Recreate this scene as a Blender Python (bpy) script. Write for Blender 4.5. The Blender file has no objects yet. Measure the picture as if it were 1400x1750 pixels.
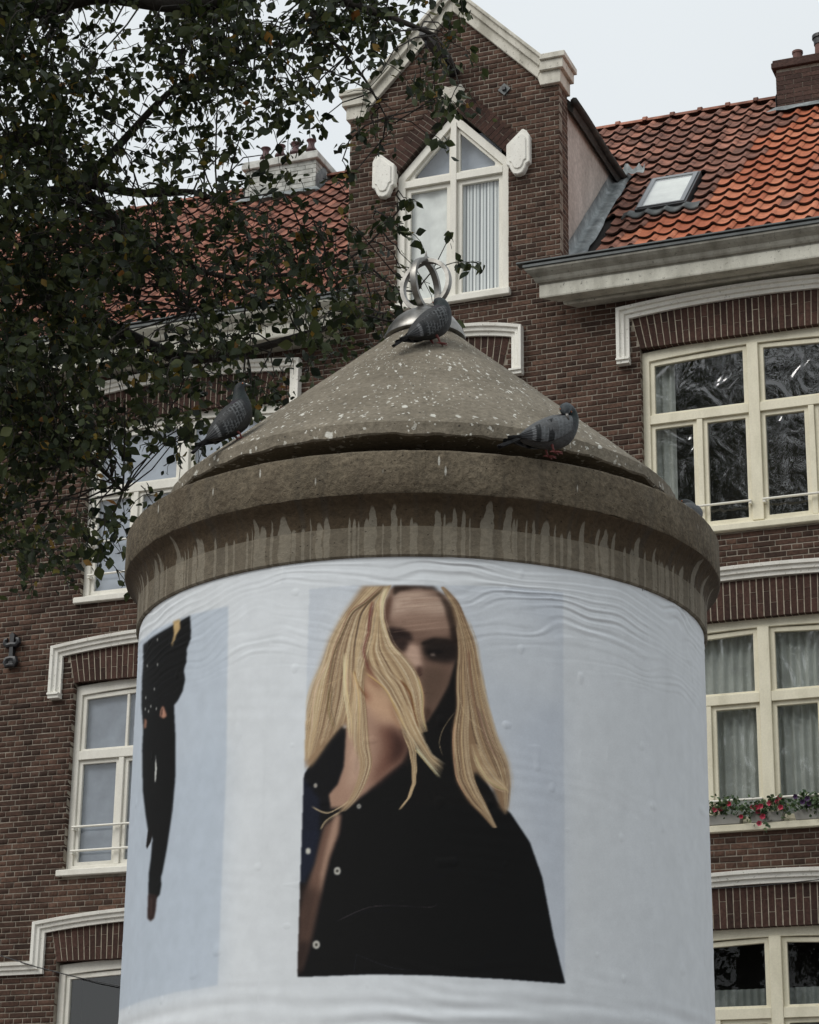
import bpy, math, random
import numpy as np
from mathutils import Vector, Matrix

random.seed(7)
RNG = np.random.default_rng(11)
SC = bpy.context.scene
COL = SC.collection
PI = math.pi

# ------------------------------------------------------------------ camera
F_PX, PITCH, ROLL, FACADE_YAW = 4018.3, .3392, .01396, .377      # focal length in 1400 px wide frame
CAM = np.array([0., 0., 1.6])
FW = np.array([0, math.cos(PITCH), math.sin(PITCH)])
_r = np.array([1., 0, 0]); _u = np.array([0, -math.sin(PITCH), math.cos(PITCH)])
RT = math.cos(ROLL) * _r + math.sin(ROLL) * _u
UP = -math.sin(ROLL) * _r + math.cos(ROLL) * _u
cd = bpy.data.cameras.new('camera')
cam = bpy.data.objects.new('camera', cd); COL.objects.link(cam)
cd.sensor_fit = 'HORIZONTAL'; cd.sensor_width = 36; cd.lens = 36 * F_PX / 1400
cd.clip_start = .1; cd.clip_end = 2000
mw = Matrix.Identity(4)
for i, v in enumerate((RT, UP, -FW)):
    for j in range(3): mw[j][i] = v[j]
for j in range(3): mw[j][3] = CAM[j]
cam.matrix_world = mw
SC.camera = cam

# ------------------------------------------------------------------ world, sun, exposure
SUN_EL, SUN_AZ = math.radians(44), math.radians(236)      # azimuth clockwise from +Y: behind the camera, to its left
w = bpy.data.worlds.new('World'); SC.world = w; w.use_nodes = True
nt = w.node_tree; nt.nodes.clear()
wo = nt.nodes.new('ShaderNodeOutputWorld'); bg = nt.nodes.new('ShaderNodeBackground')
sky = nt.nodes.new('ShaderNodeTexSky'); sky.sky_type = 'NISHITA'; sky.sun_disc = False
sky.sun_elevation = SUN_EL; sky.sun_rotation = SUN_AZ; sky.dust_density = 6; sky.air_density = 1.5
hs = nt.nodes.new('ShaderNodeHueSaturation'); hs.inputs['Saturation'].default_value = .25
nt.links.new(sky.outputs[0], hs.inputs['Color'])
tc = nt.nodes.new('ShaderNodeTexCoord'); sx = nt.nodes.new('ShaderNodeSeparateXYZ')
nt.links.new(tc.outputs['Generated'], sx.inputs[0])
mr = nt.nodes.new('ShaderNodeMapRange'); mr.inputs['From Min'].default_value = 0; mr.inputs['From Max'].default_value = 1
mr.inputs['To Min'].default_value = 7.9; mr.inputs['To Max'].default_value = 10.5
nt.links.new(sx.outputs['Z'], mr.inputs['Value'])
nz = nt.nodes.new('ShaderNodeTexNoise'); nz.inputs['Scale'].default_value = 3.; nz.inputs['Detail'].default_value = 4
nt.links.new(tc.outputs['Generated'], nz.inputs['Vector'])
mr2 = nt.nodes.new('ShaderNodeMapRange'); mr2.inputs['To Min'].default_value = .93; mr2.inputs['To Max'].default_value = 1.07
nt.links.new(nz.outputs['Fac'], mr2.inputs['Value'])
mm = nt.nodes.new('ShaderNodeMath'); mm.operation = 'MULTIPLY'
nt.links.new(mr.outputs[0], mm.inputs[0]); nt.links.new(mr2.outputs[0], mm.inputs[1])
cl = nt.nodes.new('ShaderNodeVectorMath'); cl.operation = 'SCALE'; cl.inputs[0].default_value = (.93, .985, 1.02)
nt.links.new(mm.outputs[0], cl.inputs['Scale'])
mx = nt.nodes.new('ShaderNodeMix'); mx.data_type = 'RGBA'; mx.inputs['Factor'].default_value = .88   # closed cloud deck over the clear sky
nt.links.new(hs.outputs[0], mx.inputs['A']); nt.links.new(cl.outputs[0], mx.inputs['B'])
nt.links.new(mx.outputs['Result'], bg.inputs['Color'])
bg.inputs['Strength'].default_value = .1
nt.links.new(bg.outputs[0], wo.inputs['Surface'])

ld = bpy.data.lights.new('sun', 'SUN'); ld.energy = 1.65; ld.angle = math.radians(35); ld.color = (1., .97, .92)
sun = bpy.data.objects.new('sun', ld); COL.objects.link(sun)
sd = Vector((math.sin(SUN_AZ) * math.cos(SUN_EL), math.cos(SUN_AZ) * math.cos(SUN_EL), math.sin(SUN_EL)))
sun.rotation_euler = sd.to_track_quat('Z', 'Y').to_euler(); sun.location = sd * 40

vs = SC.view_settings; vs.view_transform = 'Standard'; vs.look = 'None'; vs.exposure = 0.; vs.gamma = 1.
vs.use_curve_mapping = False
SC.cycles.max_bounces = 6; SC.cycles.transparent_max_bounces = 12
SC.cycles.use_denoising = True

# ------------------------------------------------------------------ geometry helpers
def ray(x, y):
    return FW * F_PX + RT * (x - 700) - UP * (y - 875)
def at(x, y, Y):
    d = ray(x, y); return CAM + d * (Y / d[1])
def project(P):
    v = np.asarray(P, float) - CAM
    k = v @ FW
    return 700 + F_PX * (v @ RT) / k, 875 - F_PX * (v @ UP) / k

class MB:
    """collects vertices and faces of one mesh"""
    def __init__(s): s.v = []; s.f = []; s.uv = None
    def add(s, verts, faces):
        o = len(s.v); s.v += [tuple(map(float, p)) for p in verts]; s.f += [tuple(i + o for i in f) for f in faces]
    def box(s, a, b):
        (x0, y0, z0), (x1, y1, z1) = a, b
        s.add([(x0,y0,z0),(x1,y0,z0),(x1,y1,z0),(x0,y1,z0),(x0,y0,z1),(x1,y0,z1),(x1,y1,z1),(x0,y1,z1)],
              [(0,3,2,1),(4,5,6,7),(0,1,5,4),(1,2,6,5),(2,3,7,6),(3,0,4,7)])
    def prism(s, poly, y0, y1):
        """polygon in (x,z), counter-clockwise seen from -y, extruded y0 (front) to y1 (back)"""
        n = len(poly)
        s.add([(x, y0, z) for x, z in poly] + [(x, y1, z) for x, z in poly],
              [tuple(range(n)), tuple(range(2*n-1, n-1, -1))] + [(i+n, (i+1) % n + n, (i+1) % n, i) for i in range(n)])
    def ring(s, outer, inner, y0, y1):
        """frame: two polygons with the same vertex count in (x,z)"""
        n = len(outer)
        V = [(x, y0, z) for x, z in outer] + [(x, y0, z) for x, z in inner] + [(x, y1, z) for x, z in outer] + [(x, y1, z) for x, z in inner]
        Fc = []
        for i in range(n):
            j = (i + 1) % n
            Fc += [(i, j, n+j, n+i), (n+i, n+j, 3*n+j, 3*n+i), (2*n+j, 2*n+i, 3*n+i, 3*n+j), (j, i, 2*n+i, 2*n+j)]
        s.add(V, Fc)
    def tube(s, pts, rad, n=6, cap=True):
        pts = [np.asarray(p, float) for p in pts]
        rad = rad if hasattr(rad, '__len__') else [rad] * len(pts)
        o = len(s.v); prev = None
        for i, p in enumerate(pts):
            t = pts[min(i+1, len(pts)-1)] - pts[max(i-1, 0)]; t = t / (np.linalg.norm(t) + 1e-9)
            if prev is None:
                a = np.cross(t, [0, 0, 1.]);
                if np.linalg.norm(a) < .1: a = np.cross(t, [1., 0, 0])
            else: a = prev - t * (prev @ t)
            a = a / np.linalg.norm(a); prev = a; b = np.cross(t, a)
            for k in range(n):
                q = p + rad[i] * (math.cos(2*PI*k/n) * a + math.sin(2*PI*k/n) * b); s.v.append(tuple(q))
        for i in range(len(pts) - 1):
            for k in range(n):
                s.f.append((o+i*n+k, o+i*n+(k+1) % n, o+(i+1)*n+(k+1) % n, o+(i+1)*n+k))
        if cap:
            s.f.append(tuple(o+k for k in range(n-1, -1, -1))); e = o+(len(pts)-1)*n; s.f.append(tuple(e+k for k in range(n)))
    def lathe(s, prof, n=96, c=(0, 0), uvs=True):
        """profile [(r,z)...] bottom to top; uv = (angle/2pi, length along the profile)"""
        o = len(s.v); m = len(prof); L = [0]
        for i in range(1, m): L.append(L[-1] + math.hypot(prof[i][0]-prof[i-1][0], prof[i][1]-prof[i-1][1]))
        for k in range(n + 1):
            a = 2*PI*k/n
            for r, z in prof: s.v.append((c[0] + r*math.sin(a), c[1] - r*math.cos(a), z))
        s.uv = s.uv or {}
        for k in range(n):
            for i in range(m - 1):
                s.f.append((o+k*m+i, o+(k+1)*m+i, o+(k+1)*m+i+1, o+k*m+i+1))
        for k in range(n + 1):
            for i in range(m): s.uv[o+k*m+i] = (k/n, L[i])
    def build(s, name, mat, parent=None, smooth=False, kind=None, bevel=0, label=None, auto=None):
        me = bpy.data.meshes.new(name); me.from_pydata(s.v, [], s.f)
        if s.uv:
            ul = me.uv_layers.new(name='uv')
            li = np.empty(len(me.loops), dtype=np.int32); me.loops.foreach_get('vertex_index', li)
            U = np.zeros((len(s.v), 2))
            for k, q in s.uv.items(): U[k] = q
            ul.data.foreach_set('uv', U[li].ravel())
        if bevel:
            import bmesh
            bm = bmesh.new(); bm.from_mesh(me)
            bmesh.ops.bevel(bm, geom=[e for e in bm.edges if e.is_manifold and e.calc_face_angle(0) > .5], offset=bevel, segments=1, affect='EDGES', clamp_overlap=True)
            bm.to_mesh(me); bm.free()
        return link(name, me, mat, parent, smooth, kind, label, auto)

def link(name, me, mat, parent=None, smooth=False, kind=None, label=None, auto=None):
    if smooth: me.polygons.foreach_set('use_smooth', [True] * len(me.polygons))
    if auto is not None: me.set_sharp_from_angle(angle=math.radians(auto))
    if mat is not None and not len(me.materials): me.materials.append(mat)
    o = bpy.data.objects.new(name, me); COL.objects.link(o)
    if parent is not None: o.parent = parent
    if kind: o['kind'] = kind
    if label: o['label'] = label
    return o
def tag(o, label, cat, group=None):
    o['label'] = label; o['category'] = cat
    if group: o['group'] = group
    return o
def empty(name, loc=(0, 0, 0), rz=0, parent=None):
    o = bpy.data.objects.new(name, None); COL.objects.link(o); o.location = loc; o.rotation_euler = (0, 0, rz)
    o.empty_display_size = .2
    if parent is not None: o.parent = parent
    return o

# ------------------------------------------------------------------ materials
class NT:
    def __init__(s, name):
        s.m = bpy.data.materials.new(name); s.m.use_nodes = True; s.t = s.m.node_tree
        s.b = s.t.nodes['Principled BSDF']; s.out = s.t.nodes['Material Output']
    def n(s, typ, props=None, **inp):
        nd = s.t.nodes.new('ShaderNode' + typ)
        for k, v in (props or {}).items(): setattr(nd, k, v)
        for k, v in inp.items(): s.set(nd, k, v)
        return nd
    def set(s, nd, k, v):
        key = k.replace('_', ' ')
        sock = nd.inputs[int(k[1:])] if (k[0] == 'i' and k[1:].isdigit()) else nd.inputs[key]
        if isinstance(v, bpy.types.NodeSocket): s.t.links.new(v, sock)
        else: sock.default_value = v
    def noise(s, scale, detail=3, vec=None, rough=.55):
        nd = s.n('TexNoise', Scale=scale, Detail=detail, Roughness=rough)
        if vec is not None: s.set(nd, 'Vector', vec)
        return nd.outputs['Fac']
    def ramp(s, fac, stops, interp='LINEAR'):
        nd = s.n('ValToRGB', Fac=fac); e = nd.color_ramp.elements; nd.color_ramp.interpolation = interp
        while len(e) < len(stops): e.new(.5)
        for el, (p, c) in zip(e, stops):
            el.position = p; el.color = (*c, 1) if hasattr(c, '__len__') else (c, c, c, 1)
        return nd.outputs['Color']
    def mix(s, fac, a, b, mode='MIX'):
        nd = s.t.nodes.new('ShaderNodeMix'); nd.data_type = 'RGBA'; nd.blend_type = mode
        for k, v in (('Factor', fac), ('A', a), ('B', b)):
            if isinstance(v, bpy.types.NodeSocket): s.t.links.new(v, nd.inputs[k])
            elif k == 'Factor': nd.inputs[k].default_value = v
            else: nd.inputs[k].default_value = (*v, 1) if len(v) == 3 else v
        return nd.outputs['Result']
    def math(s, op, a, b=0., c=None):
        nd = s.t.nodes.new('ShaderNodeMath'); nd.operation = op
        for i, v in enumerate((a, b) if c is None else (a, b, c)):
            if isinstance(v, bpy.types.NodeSocket): s.t.links.new(v, nd.inputs[i])
            else: nd.inputs[i].default_value = v
        return nd.outputs[0]
    def pos(s): return s.n('NewGeometry').outputs['Position']
    def rand(s):
        g = s.n('NewGeometry').outputs['Random Per Island']; o = s.n('ObjectInfo').outputs['Random']
        return s.math('FRACT', s.math('ADD', g, o))
    def mapping(s, vec, scale=(1, 1, 1), loc=(0, 0, 0)):
        nd = s.n('Mapping', Vector=vec); nd.inputs['Scale'].default_value = scale; nd.inputs['Location'].default_value = loc
        return nd.outputs[0]
    def bump(s, h, strength=.3, dist=.01):
        nd = s.n('Bump', Height=h, Strength=strength, Distance=dist); s.t.links.new(nd.outputs[0], s.b.inputs['Normal']); return nd
    def done(s, color=None, rough=.8, metal=0., spec=None):
        for k, v in (('Base Color', color), ('Roughness', rough), ('Metallic', metal), ('Specular IOR Level', spec)):
            if v is None: continue
            if isinstance(v, bpy.types.NodeSocket): s.t.links.new(v, s.b.inputs[k])
            else: s.b.inputs[k].default_value = (*v, 1) if hasattr(v, '__len__') else v
        return s.m

def brick_mat(name, stops, dirt=.5):
    k = NT(name); r = k.rand(); p = k.pos()
    c = k.ramp(r, stops)
    n1 = k.noise(38, 4, p); c = k.mix(.75, c, k.ramp(n1, [(.3, .45), (.7, 1.25)]), 'MULTIPLY')
    n4 = k.noise(1., 4, k.mapping(p, (2.6, 2.6, .5))); c = k.mix(dirt * .7, c, k.ramp(n4, [(.34, (.5, .48, .47)), (.5, (1, 1, 1)), (.72, (1.25, 1.2, 1.15))]), 'MULTIPLY')
    n2 = k.noise(.9, 3, p); c = k.mix(dirt, c, k.ramp(n2, [(.36, (.42, .4, .4)), (.6, (1.1, 1.06, 1.02))]), 'MULTIPLY')
    k.bump(k.noise(90, 4, p), .5, .004)
    return k.done(c, .92, spec=.25)
M = {}
M['brick'] = brick_mat('brick', [(0, (.048, .029, .022)), (.3, (.074, .042, .03)), (.6, (.092, .051, .037)), (.85, (.106, .061, .044)), (1, (.135, .078, .056))])
M['arch_brick'] = brick_mat('arch_brick', [(0, (.046, .026, .021)), (.5, (.066, .035, .027)), (1, (.086, .046, .036))], .35)
M['chimney_brick'] = brick_mat('chimney_brick', [(0, (.06, .037, .031)), (.5, (.085, .05, .041)), (1, (.11, .066, .053))], .3)
k = NT('white_brick'); p = k.pos(); c = k.ramp(k.rand(), [(0, (.42, .43, .4)), (1, (.6, .6, .56))])
c = k.mix(.6, c, k.ramp(k.noise(9, 4, p), [(.35, (.45, .45, .43)), (.62, (1, 1, 1))]), 'MULTIPLY'); M['white_brick'] = k.done(c, .9)
k = NT('mortar'); p = k.pos(); c = k.ramp(k.noise(14, 4, p), [(.3, (.19, .163, .13)), (.7, (.34, .3, .245))])
c = k.mix(.5, c, k.ramp(k.noise(.8, 3, p), [(.34, (.55, .53, .5)), (.56, (1, 1, 1))]), 'MULTIPLY')
k.bump(k.noise(120, 2, p), .4, .003); M['mortar'] = k.done(c, .95)
k = NT('pale_mortar'); p = k.pos(); M['pale_mortar'] = k.done(k.ramp(k.noise(14, 4, p), [(.3, (.3, .262, .2)), (.7, (.47, .42, .33))]), .95)

def paint_mat(name, col, dirt=(.5, .47, .4), amount=.5, chips=None, rough=.5):
    k = NT(name); p = k.pos()
    n = k.noise(6, 5, k.mapping(p, (1, 1, .35)))
    c = k.mix(k.math('MULTIPLY', k.ramp(n, [(.42, 0.), (.7, 1.)]), amount), col, dirt)
    n2 = k.noise(60, 3, p); c = k.mix(.25, c, k.ramp(n2, [(.3, .7), (.7, 1.1)]), 'MULTIPLY')
    if chips:
        c = k.mix(k.ramp(k.noise(26, 5, p, .7), [(.60, 0.), (.66, 1.)]), c, chips)
    k.bump(k.noise(35, 4, p), .18, .004)
    return k.done(c, rough)
M['cream_paint'] = paint_mat('cream_paint', (.76, .71, .55), (.5, .46, .33), .45)
M['white_paint'] = paint_mat('white_paint', (.78, .755, .675), (.54, .51, .43), .4)
M['stone_paint'] = paint_mat('stone_paint', (.85, .83, .76), (.56, .53, .46), .35, (.48, .46, .4), .7)
M['coping_paint'] = paint_mat('coping_paint', (.64, .61, .53), (.33, .31, .25), .8, (.22, .2, .17), .75)
M['gutter_paint'] = paint_mat('gutter_paint', (.35, .335, .285), (.16, .15, .12), .8, (.14, .13, .11), .7)
M['fascia_paint'] = paint_mat('fascia_paint', (.58, .565, .485), (.3, .285, .235), .7, (.2, .19, .16), .65)
k = NT('zinc'); p = k.pos(); M['zinc'] = k.done(k.ramp(k.noise(5, 4, p), [(.3, (.05, .055, .055)), (.7, (.11, .12, .12))]), .5, .3)
k = NT('lead'); p = k.pos(); k.bump(k.noise(9, 4, p), .6, .02)
M['lead'] = k.done(k.ramp(k.noise(7, 5, p), [(.3, (.11, .125, .13)), (.55, (.24, .26, .26)), (.75, (.42, .45, .46))]), .55, .2)
k = NT('plaster'); p = k.pos()
c = k.ramp(k.noise(3.2, 5, k.mapping(p, (1, 1, .45))), [(.3, (.42, .375, .335)), (.7, (.6, .54, .49))])
c = k.mix(.6, c, k.ramp(k.noise(22, 4, p), [(.35, .65), (.65, 1.1)]), 'MULTIPLY'); M['plaster'] = k.done(c, .9)
k = NT('bitumen'); M['bitumen'] = k.done(k.ramp(k.noise(8, 4, k.pos()), [(.3, (.02, .02, .018)), (.7, (.06, .057, .05))]), .8)
k = NT('iron'); k.bump(k.noise(40, 3, k.pos()), .4, .004); M['iron'] = k.done((.012, .012, .014), .45)
def tile_mat(name, stops, dirt):
    k = NT(name); p = k.pos(); c = k.ramp(k.rand(), stops)
    n = k.noise(7, 5, p); c = k.mix(dirt, c, k.ramp(n, [(.35, (.3, .27, .25)), (.62, (1.05, 1.05, 1.05))]), 'MULTIPLY')
    n3 = k.noise(45, 3, p); c = k.mix(.45, c, k.ramp(n3, [(.3, .6), (.7, 1.15)]), 'MULTIPLY')
    k.bump(n3, .3, .004); return k.done(c, .8, spec=.3)
M['tile_new'] = tile_mat('tile_new', [(0, (.4, .115, .055)), (.5, (.48, .15, .072)), (1, (.56, .205, .11))], .4)
M['tile_old'] = tile_mat('tile_old', [(0, (.2, .095, .068)), (.5, (.31, .14, .098)), (1, (.42, .185, .125))], .85)
M['tile_left'] = tile_mat('tile_left', [(0, (.2, .085, .058)), (.5, (.3, .12, .08)), (1, (.38, .16, .108))], .85)
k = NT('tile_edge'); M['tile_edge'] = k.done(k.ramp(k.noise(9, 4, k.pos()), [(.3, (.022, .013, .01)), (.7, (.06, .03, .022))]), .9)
k = NT('roof_felt'); M['roof_felt'] = k.done((.02, .016, .014), .9)
k = NT('clay'); M['clay'] = k.done(k.ramp(k.noise(9, 4, k.pos()), [(.3, (.09, .045, .038)), (.7, (.17, .085, .068))]), .85)
k = NT('clay_dark'); M['clay_dark'] = k.done(k.ramp(k.noise(9, 4, k.pos()), [(.3, (.06, .028, .03)), (.7, (.12, .05, .05))]), .6)
k = NT('room'); M['room'] = k.done((.02, .019, .016), .9)

def glass_mat(name, wav, refl, tint=.85, rough=0.0, sc=(1, 1, 1)):
    k = NT(name); t = k.t; p = k.pos()
    tr = k.n('BsdfTransparent', Color=(tint, tint * 1.01, tint, 1)); gl = k.n('BsdfGlossy', Color=(1, 1, 1, 1), Roughness=rough)
    v = k.mapping(p, sc); n1 = k.n('TexNoise', Scale=2.4, Detail=1.6, Roughness=.5, Distortion=1.4, Vector=v)
    bp = k.n('Bump', Height=n1.outputs['Fac'], Strength=1., Distance=wav); t.links.new(bp.outputs[0], gl.inputs['Normal'])
    fr = k.n('LayerWeight', Blend=.5); t.links.new(bp.outputs[0], fr.inputs['Normal'])
    ff = k.math('MINIMUM', k.math('MULTIPLY_ADD', k.math('POWER', fr.outputs['Facing'], 5.), 1., refl + .055), 1.)
    mx = k.n('MixShader'); t.links.new(ff, mx.inputs[0]); t.links.new(tr.outputs[0], mx.inputs[1]); t.links.new(gl.outputs[0], mx.inputs[2])
    t.links.new(mx.outputs[0], k.out.inputs['Surface']); return k.m
M['old_glass'] = glass_mat('old_glass', .02, .07, sc=(1.3, 1.3, 1.))
M['flat_glass'] = glass_mat('flat_glass', .0006, .03)
M['dim_glass'] = glass_mat('dim_glass', .0012, -.03)
M['gable_glass'] = glass_mat('gable_glass', .0035, .02, .97)
M['skylight_glass'] = glass_mat('skylight_glass', .002, .1, .97)

def cloth_mat(name, col, stripes=None):
    k = NT(name); tcx = k.n('TexCoord').outputs['Object']
    c = k.ramp(k.noise(5, 3, tcx), [(.3, tuple(.75 * a for a in col)), (.7, col)])
    if stripes:
        sxn = k.n('SeparateXYZ', Vector=tcx).outputs['X']
        m = k.math('FRACT', k.math('MULTIPLY', sxn, stripes[0]))
        st = k.ramp(m, [(0, stripes[1]), (.2, stripes[1]), (.24, stripes[2]), (.5, stripes[2]), (.54, stripes[1]), (.62, stripes[1]), (.66, stripes[3]), (1, stripes[3])])
        c = k.mix(.9, c, st)
    return k.done(c, .95, spec=.1)
M['curtain_grey'] = cloth_mat('curtain_grey', (.55, .58, .55))
M['curtain_net'] = cloth_mat('curtain_net', (.2, .22, .21))
M['curtain_white'] = cloth_mat('curtain_white', (.8, .82, .8))
M['curtain_striped'] = cloth_mat('curtain_striped', (.75, .77, .75), (12.5, (.1, .115, .13), (.78, .8, .8), (.62, .65, .66)))
M['blind'] = cloth_mat('blind', (.36, .4, .47))
M['blind_pale'] = cloth_mat('blind_pale', (.5, .55, .64))
M['blind_white'] = cloth_mat('blind_white', (.75, .76, .72))
k = NT('sky_frame'); M['sky_frame'] = k.done((.2, .21, .22), .4, .3)
k = NT('dark_frame'); M['dark_frame'] = k.done((.05, .053, .056), .4, .4)

def concrete_mat(name, kind):
    k = NT(name); p = k.pos(); uv = k.n('TexCoord').outputs['UV']
    base = k.ramp(k.noise(5, 5, p), [(.3, (.158, .136, .102)), (.7, (.228, .199, .153))])
    grain = k.noise(70, 4, p, .7)
    c = k.mix(.85 if kind == 'rim' else .6, base, k.ramp(grain, [(.32, .45), (.68, 1.3)]), 'MULTIPLY')
    if kind == 'cone':
        # bird droppings: streaks that run down the slope, and dark pits
        for sc, th, seed in (((120, 17, 1), .40, 0), ((190, 30, 1), .40, 3.3), ((330, 60, 1), .42, 7.7)):
            wv = k.n('TexNoise', Scale=3., Detail=2., Vector=k.mapping(uv, (sc[0] * .5, sc[1] * .8, 1)))
            v = k.n('VectorMath', {'operation': 'ADD'}); k.set(v, 'i0', k.mapping(uv, sc, (seed, seed * 2, 0)))
            wsc = k.n('VectorMath', {'operation': 'SCALE'}); k.set(wsc, 'i0', wv.outputs['Color']); wsc.inputs['Scale'].default_value = .9
            k.t.links.new(wsc.outputs[0], v.inputs[1])
            vo = k.n('TexVoronoi', Vector=v.outputs[0], Scale=1., Randomness=1.)
            keep = k.math('GREATER_THAN', k.n('SeparateColor', Color=vo.outputs['Color']).outputs[0], .64)
            spot = k.math('MULTIPLY', k.ramp(vo.outputs['Distance'], [(th * .45, 1.), (th * .62, 0.)]), keep)
            dens = k.ramp(k.noise(2.2, 2, k.mapping(uv, (7, 2.5, 1), (seed, 1, 0))), [(.36, 0.), (.52, 1.)])
            c = k.mix(k.math('MULTIPLY', k.math('MULTIPLY', spot, dens), .85), c, (.62, .61, .55))
        vo = k.n('TexVoronoi', Vector=k.mapping(uv, (160, 40, 1)), Scale=1.)
        pit = k.math('MULTIPLY', k.ramp(vo.outputs['Distance'], [(.1, 1.), (.17, 0.)]), k.math('GREATER_THAN', k.n('SeparateColor', Color=vo.outputs['Color']).outputs[1], .8))
        c = k.mix(pit, c, (.04, .035, .03))
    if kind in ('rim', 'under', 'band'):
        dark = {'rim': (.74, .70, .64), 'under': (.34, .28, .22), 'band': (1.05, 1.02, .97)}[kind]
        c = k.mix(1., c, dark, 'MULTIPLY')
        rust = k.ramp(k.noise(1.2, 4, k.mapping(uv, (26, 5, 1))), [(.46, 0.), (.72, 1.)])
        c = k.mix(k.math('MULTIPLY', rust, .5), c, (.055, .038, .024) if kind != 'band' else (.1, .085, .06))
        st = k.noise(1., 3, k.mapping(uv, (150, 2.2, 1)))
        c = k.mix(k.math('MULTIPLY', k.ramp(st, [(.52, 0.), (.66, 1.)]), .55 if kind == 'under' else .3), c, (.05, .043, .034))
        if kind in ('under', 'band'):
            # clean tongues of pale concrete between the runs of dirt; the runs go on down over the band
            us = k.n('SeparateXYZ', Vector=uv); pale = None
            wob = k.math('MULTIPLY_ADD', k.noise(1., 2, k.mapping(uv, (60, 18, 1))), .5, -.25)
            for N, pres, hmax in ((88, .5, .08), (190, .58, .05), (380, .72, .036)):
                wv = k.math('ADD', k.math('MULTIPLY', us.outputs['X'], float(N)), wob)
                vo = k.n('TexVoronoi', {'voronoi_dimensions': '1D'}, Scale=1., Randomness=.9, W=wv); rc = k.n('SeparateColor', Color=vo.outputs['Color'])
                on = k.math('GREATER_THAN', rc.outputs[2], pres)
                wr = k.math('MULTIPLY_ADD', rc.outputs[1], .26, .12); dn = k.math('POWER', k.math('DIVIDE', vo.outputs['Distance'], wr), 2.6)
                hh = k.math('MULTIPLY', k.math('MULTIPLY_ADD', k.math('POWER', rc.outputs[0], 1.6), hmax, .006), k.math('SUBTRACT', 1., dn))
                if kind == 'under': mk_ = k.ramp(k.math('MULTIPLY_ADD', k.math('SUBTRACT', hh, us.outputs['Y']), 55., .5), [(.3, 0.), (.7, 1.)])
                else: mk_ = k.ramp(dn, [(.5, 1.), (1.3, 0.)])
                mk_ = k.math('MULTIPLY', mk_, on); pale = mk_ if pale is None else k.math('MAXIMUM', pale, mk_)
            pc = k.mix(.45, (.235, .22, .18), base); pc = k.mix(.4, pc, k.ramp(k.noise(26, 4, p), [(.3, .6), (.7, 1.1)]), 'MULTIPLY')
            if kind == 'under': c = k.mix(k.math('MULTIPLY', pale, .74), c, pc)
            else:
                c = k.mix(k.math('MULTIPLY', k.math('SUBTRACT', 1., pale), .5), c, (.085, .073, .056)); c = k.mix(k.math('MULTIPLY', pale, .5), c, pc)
        if kind == 'rim':
            v2 = k.n('TexVoronoi', Vector=k.mapping(uv, (300, 13, 1)), Scale=1.)
            kp = k.math('GREATER_THAN', k.n('SeparateColor', Color=v2.outputs['Color']).outputs[0], .86)
            c = k.mix(k.math('MULTIPLY', k.math('MULTIPLY', k.ramp(v2.outputs['Distance'], [(.12, 1.), (.2, 0.)]), kp), .8), c, (.5, .49, .44))
    pitv = k.n('TexVoronoi', Vector=p, Scale=75.)
    pits = k.ramp(pitv.outputs['Distance'], [(.08, 0.), (.2, 1.)])
    pk = k.math('GREATER_THAN', k.n('SeparateColor', Color=pitv.outputs['Color']).outputs[2], .8)
    c = k.mix(k.math('MULTIPLY', pk, .6), c, k.ramp(pitv.outputs['Distance'], [(.06, .3), (.2, 1.)]), 'MULTIPLY')
    pits = k.math('MULTIPLY', pits, k.math('MULTIPLY', pk, .7))
    k.bump(k.math('ADD', k.math('ADD', grain, pits), k.math('MULTIPLY', k.noise(14, 4, p), 1.5)), .9 if kind == 'rim' else .6, .009 if kind == 'rim' else .006)
    return k.done(c, .92, spec=.25)
M['cone'] = concrete_mat('cone_concrete', 'cone'); M['rim'] = concrete_mat('rim_concrete', 'rim')
M['under'] = concrete_mat('stained_concrete', 'under'); M['band'] = concrete_mat('band_concrete', 'band'); M['concrete'] = concrete_mat('concrete', 'plain')
k = NT('steel'); M['steel'] = k.done(k.ramp(k.noise(30, 4, k.pos()), [(.3, (.15, .145, .135)), (.7, (.31, .3, .28))]), .4, 1.)
k = NT('paper'); at_ = k.n('Attribute', {'attribute_name': 'print'}); p = k.pos()
c = k.mix(.45, at_.outputs['Color'], k.ramp(k.noise(24, 5, p), [(.3, .86), (.7, 1.05)]), 'MULTIPLY'); c = k.mix(.5, c, k.ramp(k.noise(2.6, 4, k.mapping(p, (1, 1, .5))), [(.3, (.9, .895, .88)), (.6, (1.03, 1.03, 1.03))]), 'MULTIPLY'); k.bump(k.noise(70, 4, p), .12, .002)
M['paper'] = k.done(c, .7, spec=.12)
k = NT('bark'); p = k.pos(); k.bump(k.noise(30, 5, k.mapping(p, (1, 1, .3))), .8, .02)
M['bark'] = k.done(k.ramp(k.noise(12, 5, p), [(.3, (.018, .015, .012)), (.7, (.05, .043, .035))]), .95)
k = NT('leaf'); r = k.rand()
c = k.ramp(r, [(0, (.011, .018, .009)), (.35, (.03, .043, .016)), (.7, (.056, .074, .024)), (.955, (.1, .112, .036)), (.98, (.2, .15, .025)), (.99, (.28, .16, .026)), (1, (.2, .08, .02))])
dif = k.n('BsdfTranslucent', Color=c); mxs = k.n('MixShader'); mxs.inputs[0].default_value = .32
k.done(c, .5, spec=.35); k.t.links.new(k.b.outputs[0], mxs.inputs[1]); k.t.links.new(dif.outputs[0], mxs.inputs[2]); k.t.links.new(mxs.outputs[0], k.out.inputs['Surface'])
M['leaf'] = k.m
k = NT('petunia_leaf'); M['petunia_leaf'] = k.done(k.ramp(k.rand(), [(0, (.02, .05, .016)), (.6, (.05, .1, .03)), (1, (.11, .14, .05))]), .6)
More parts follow.
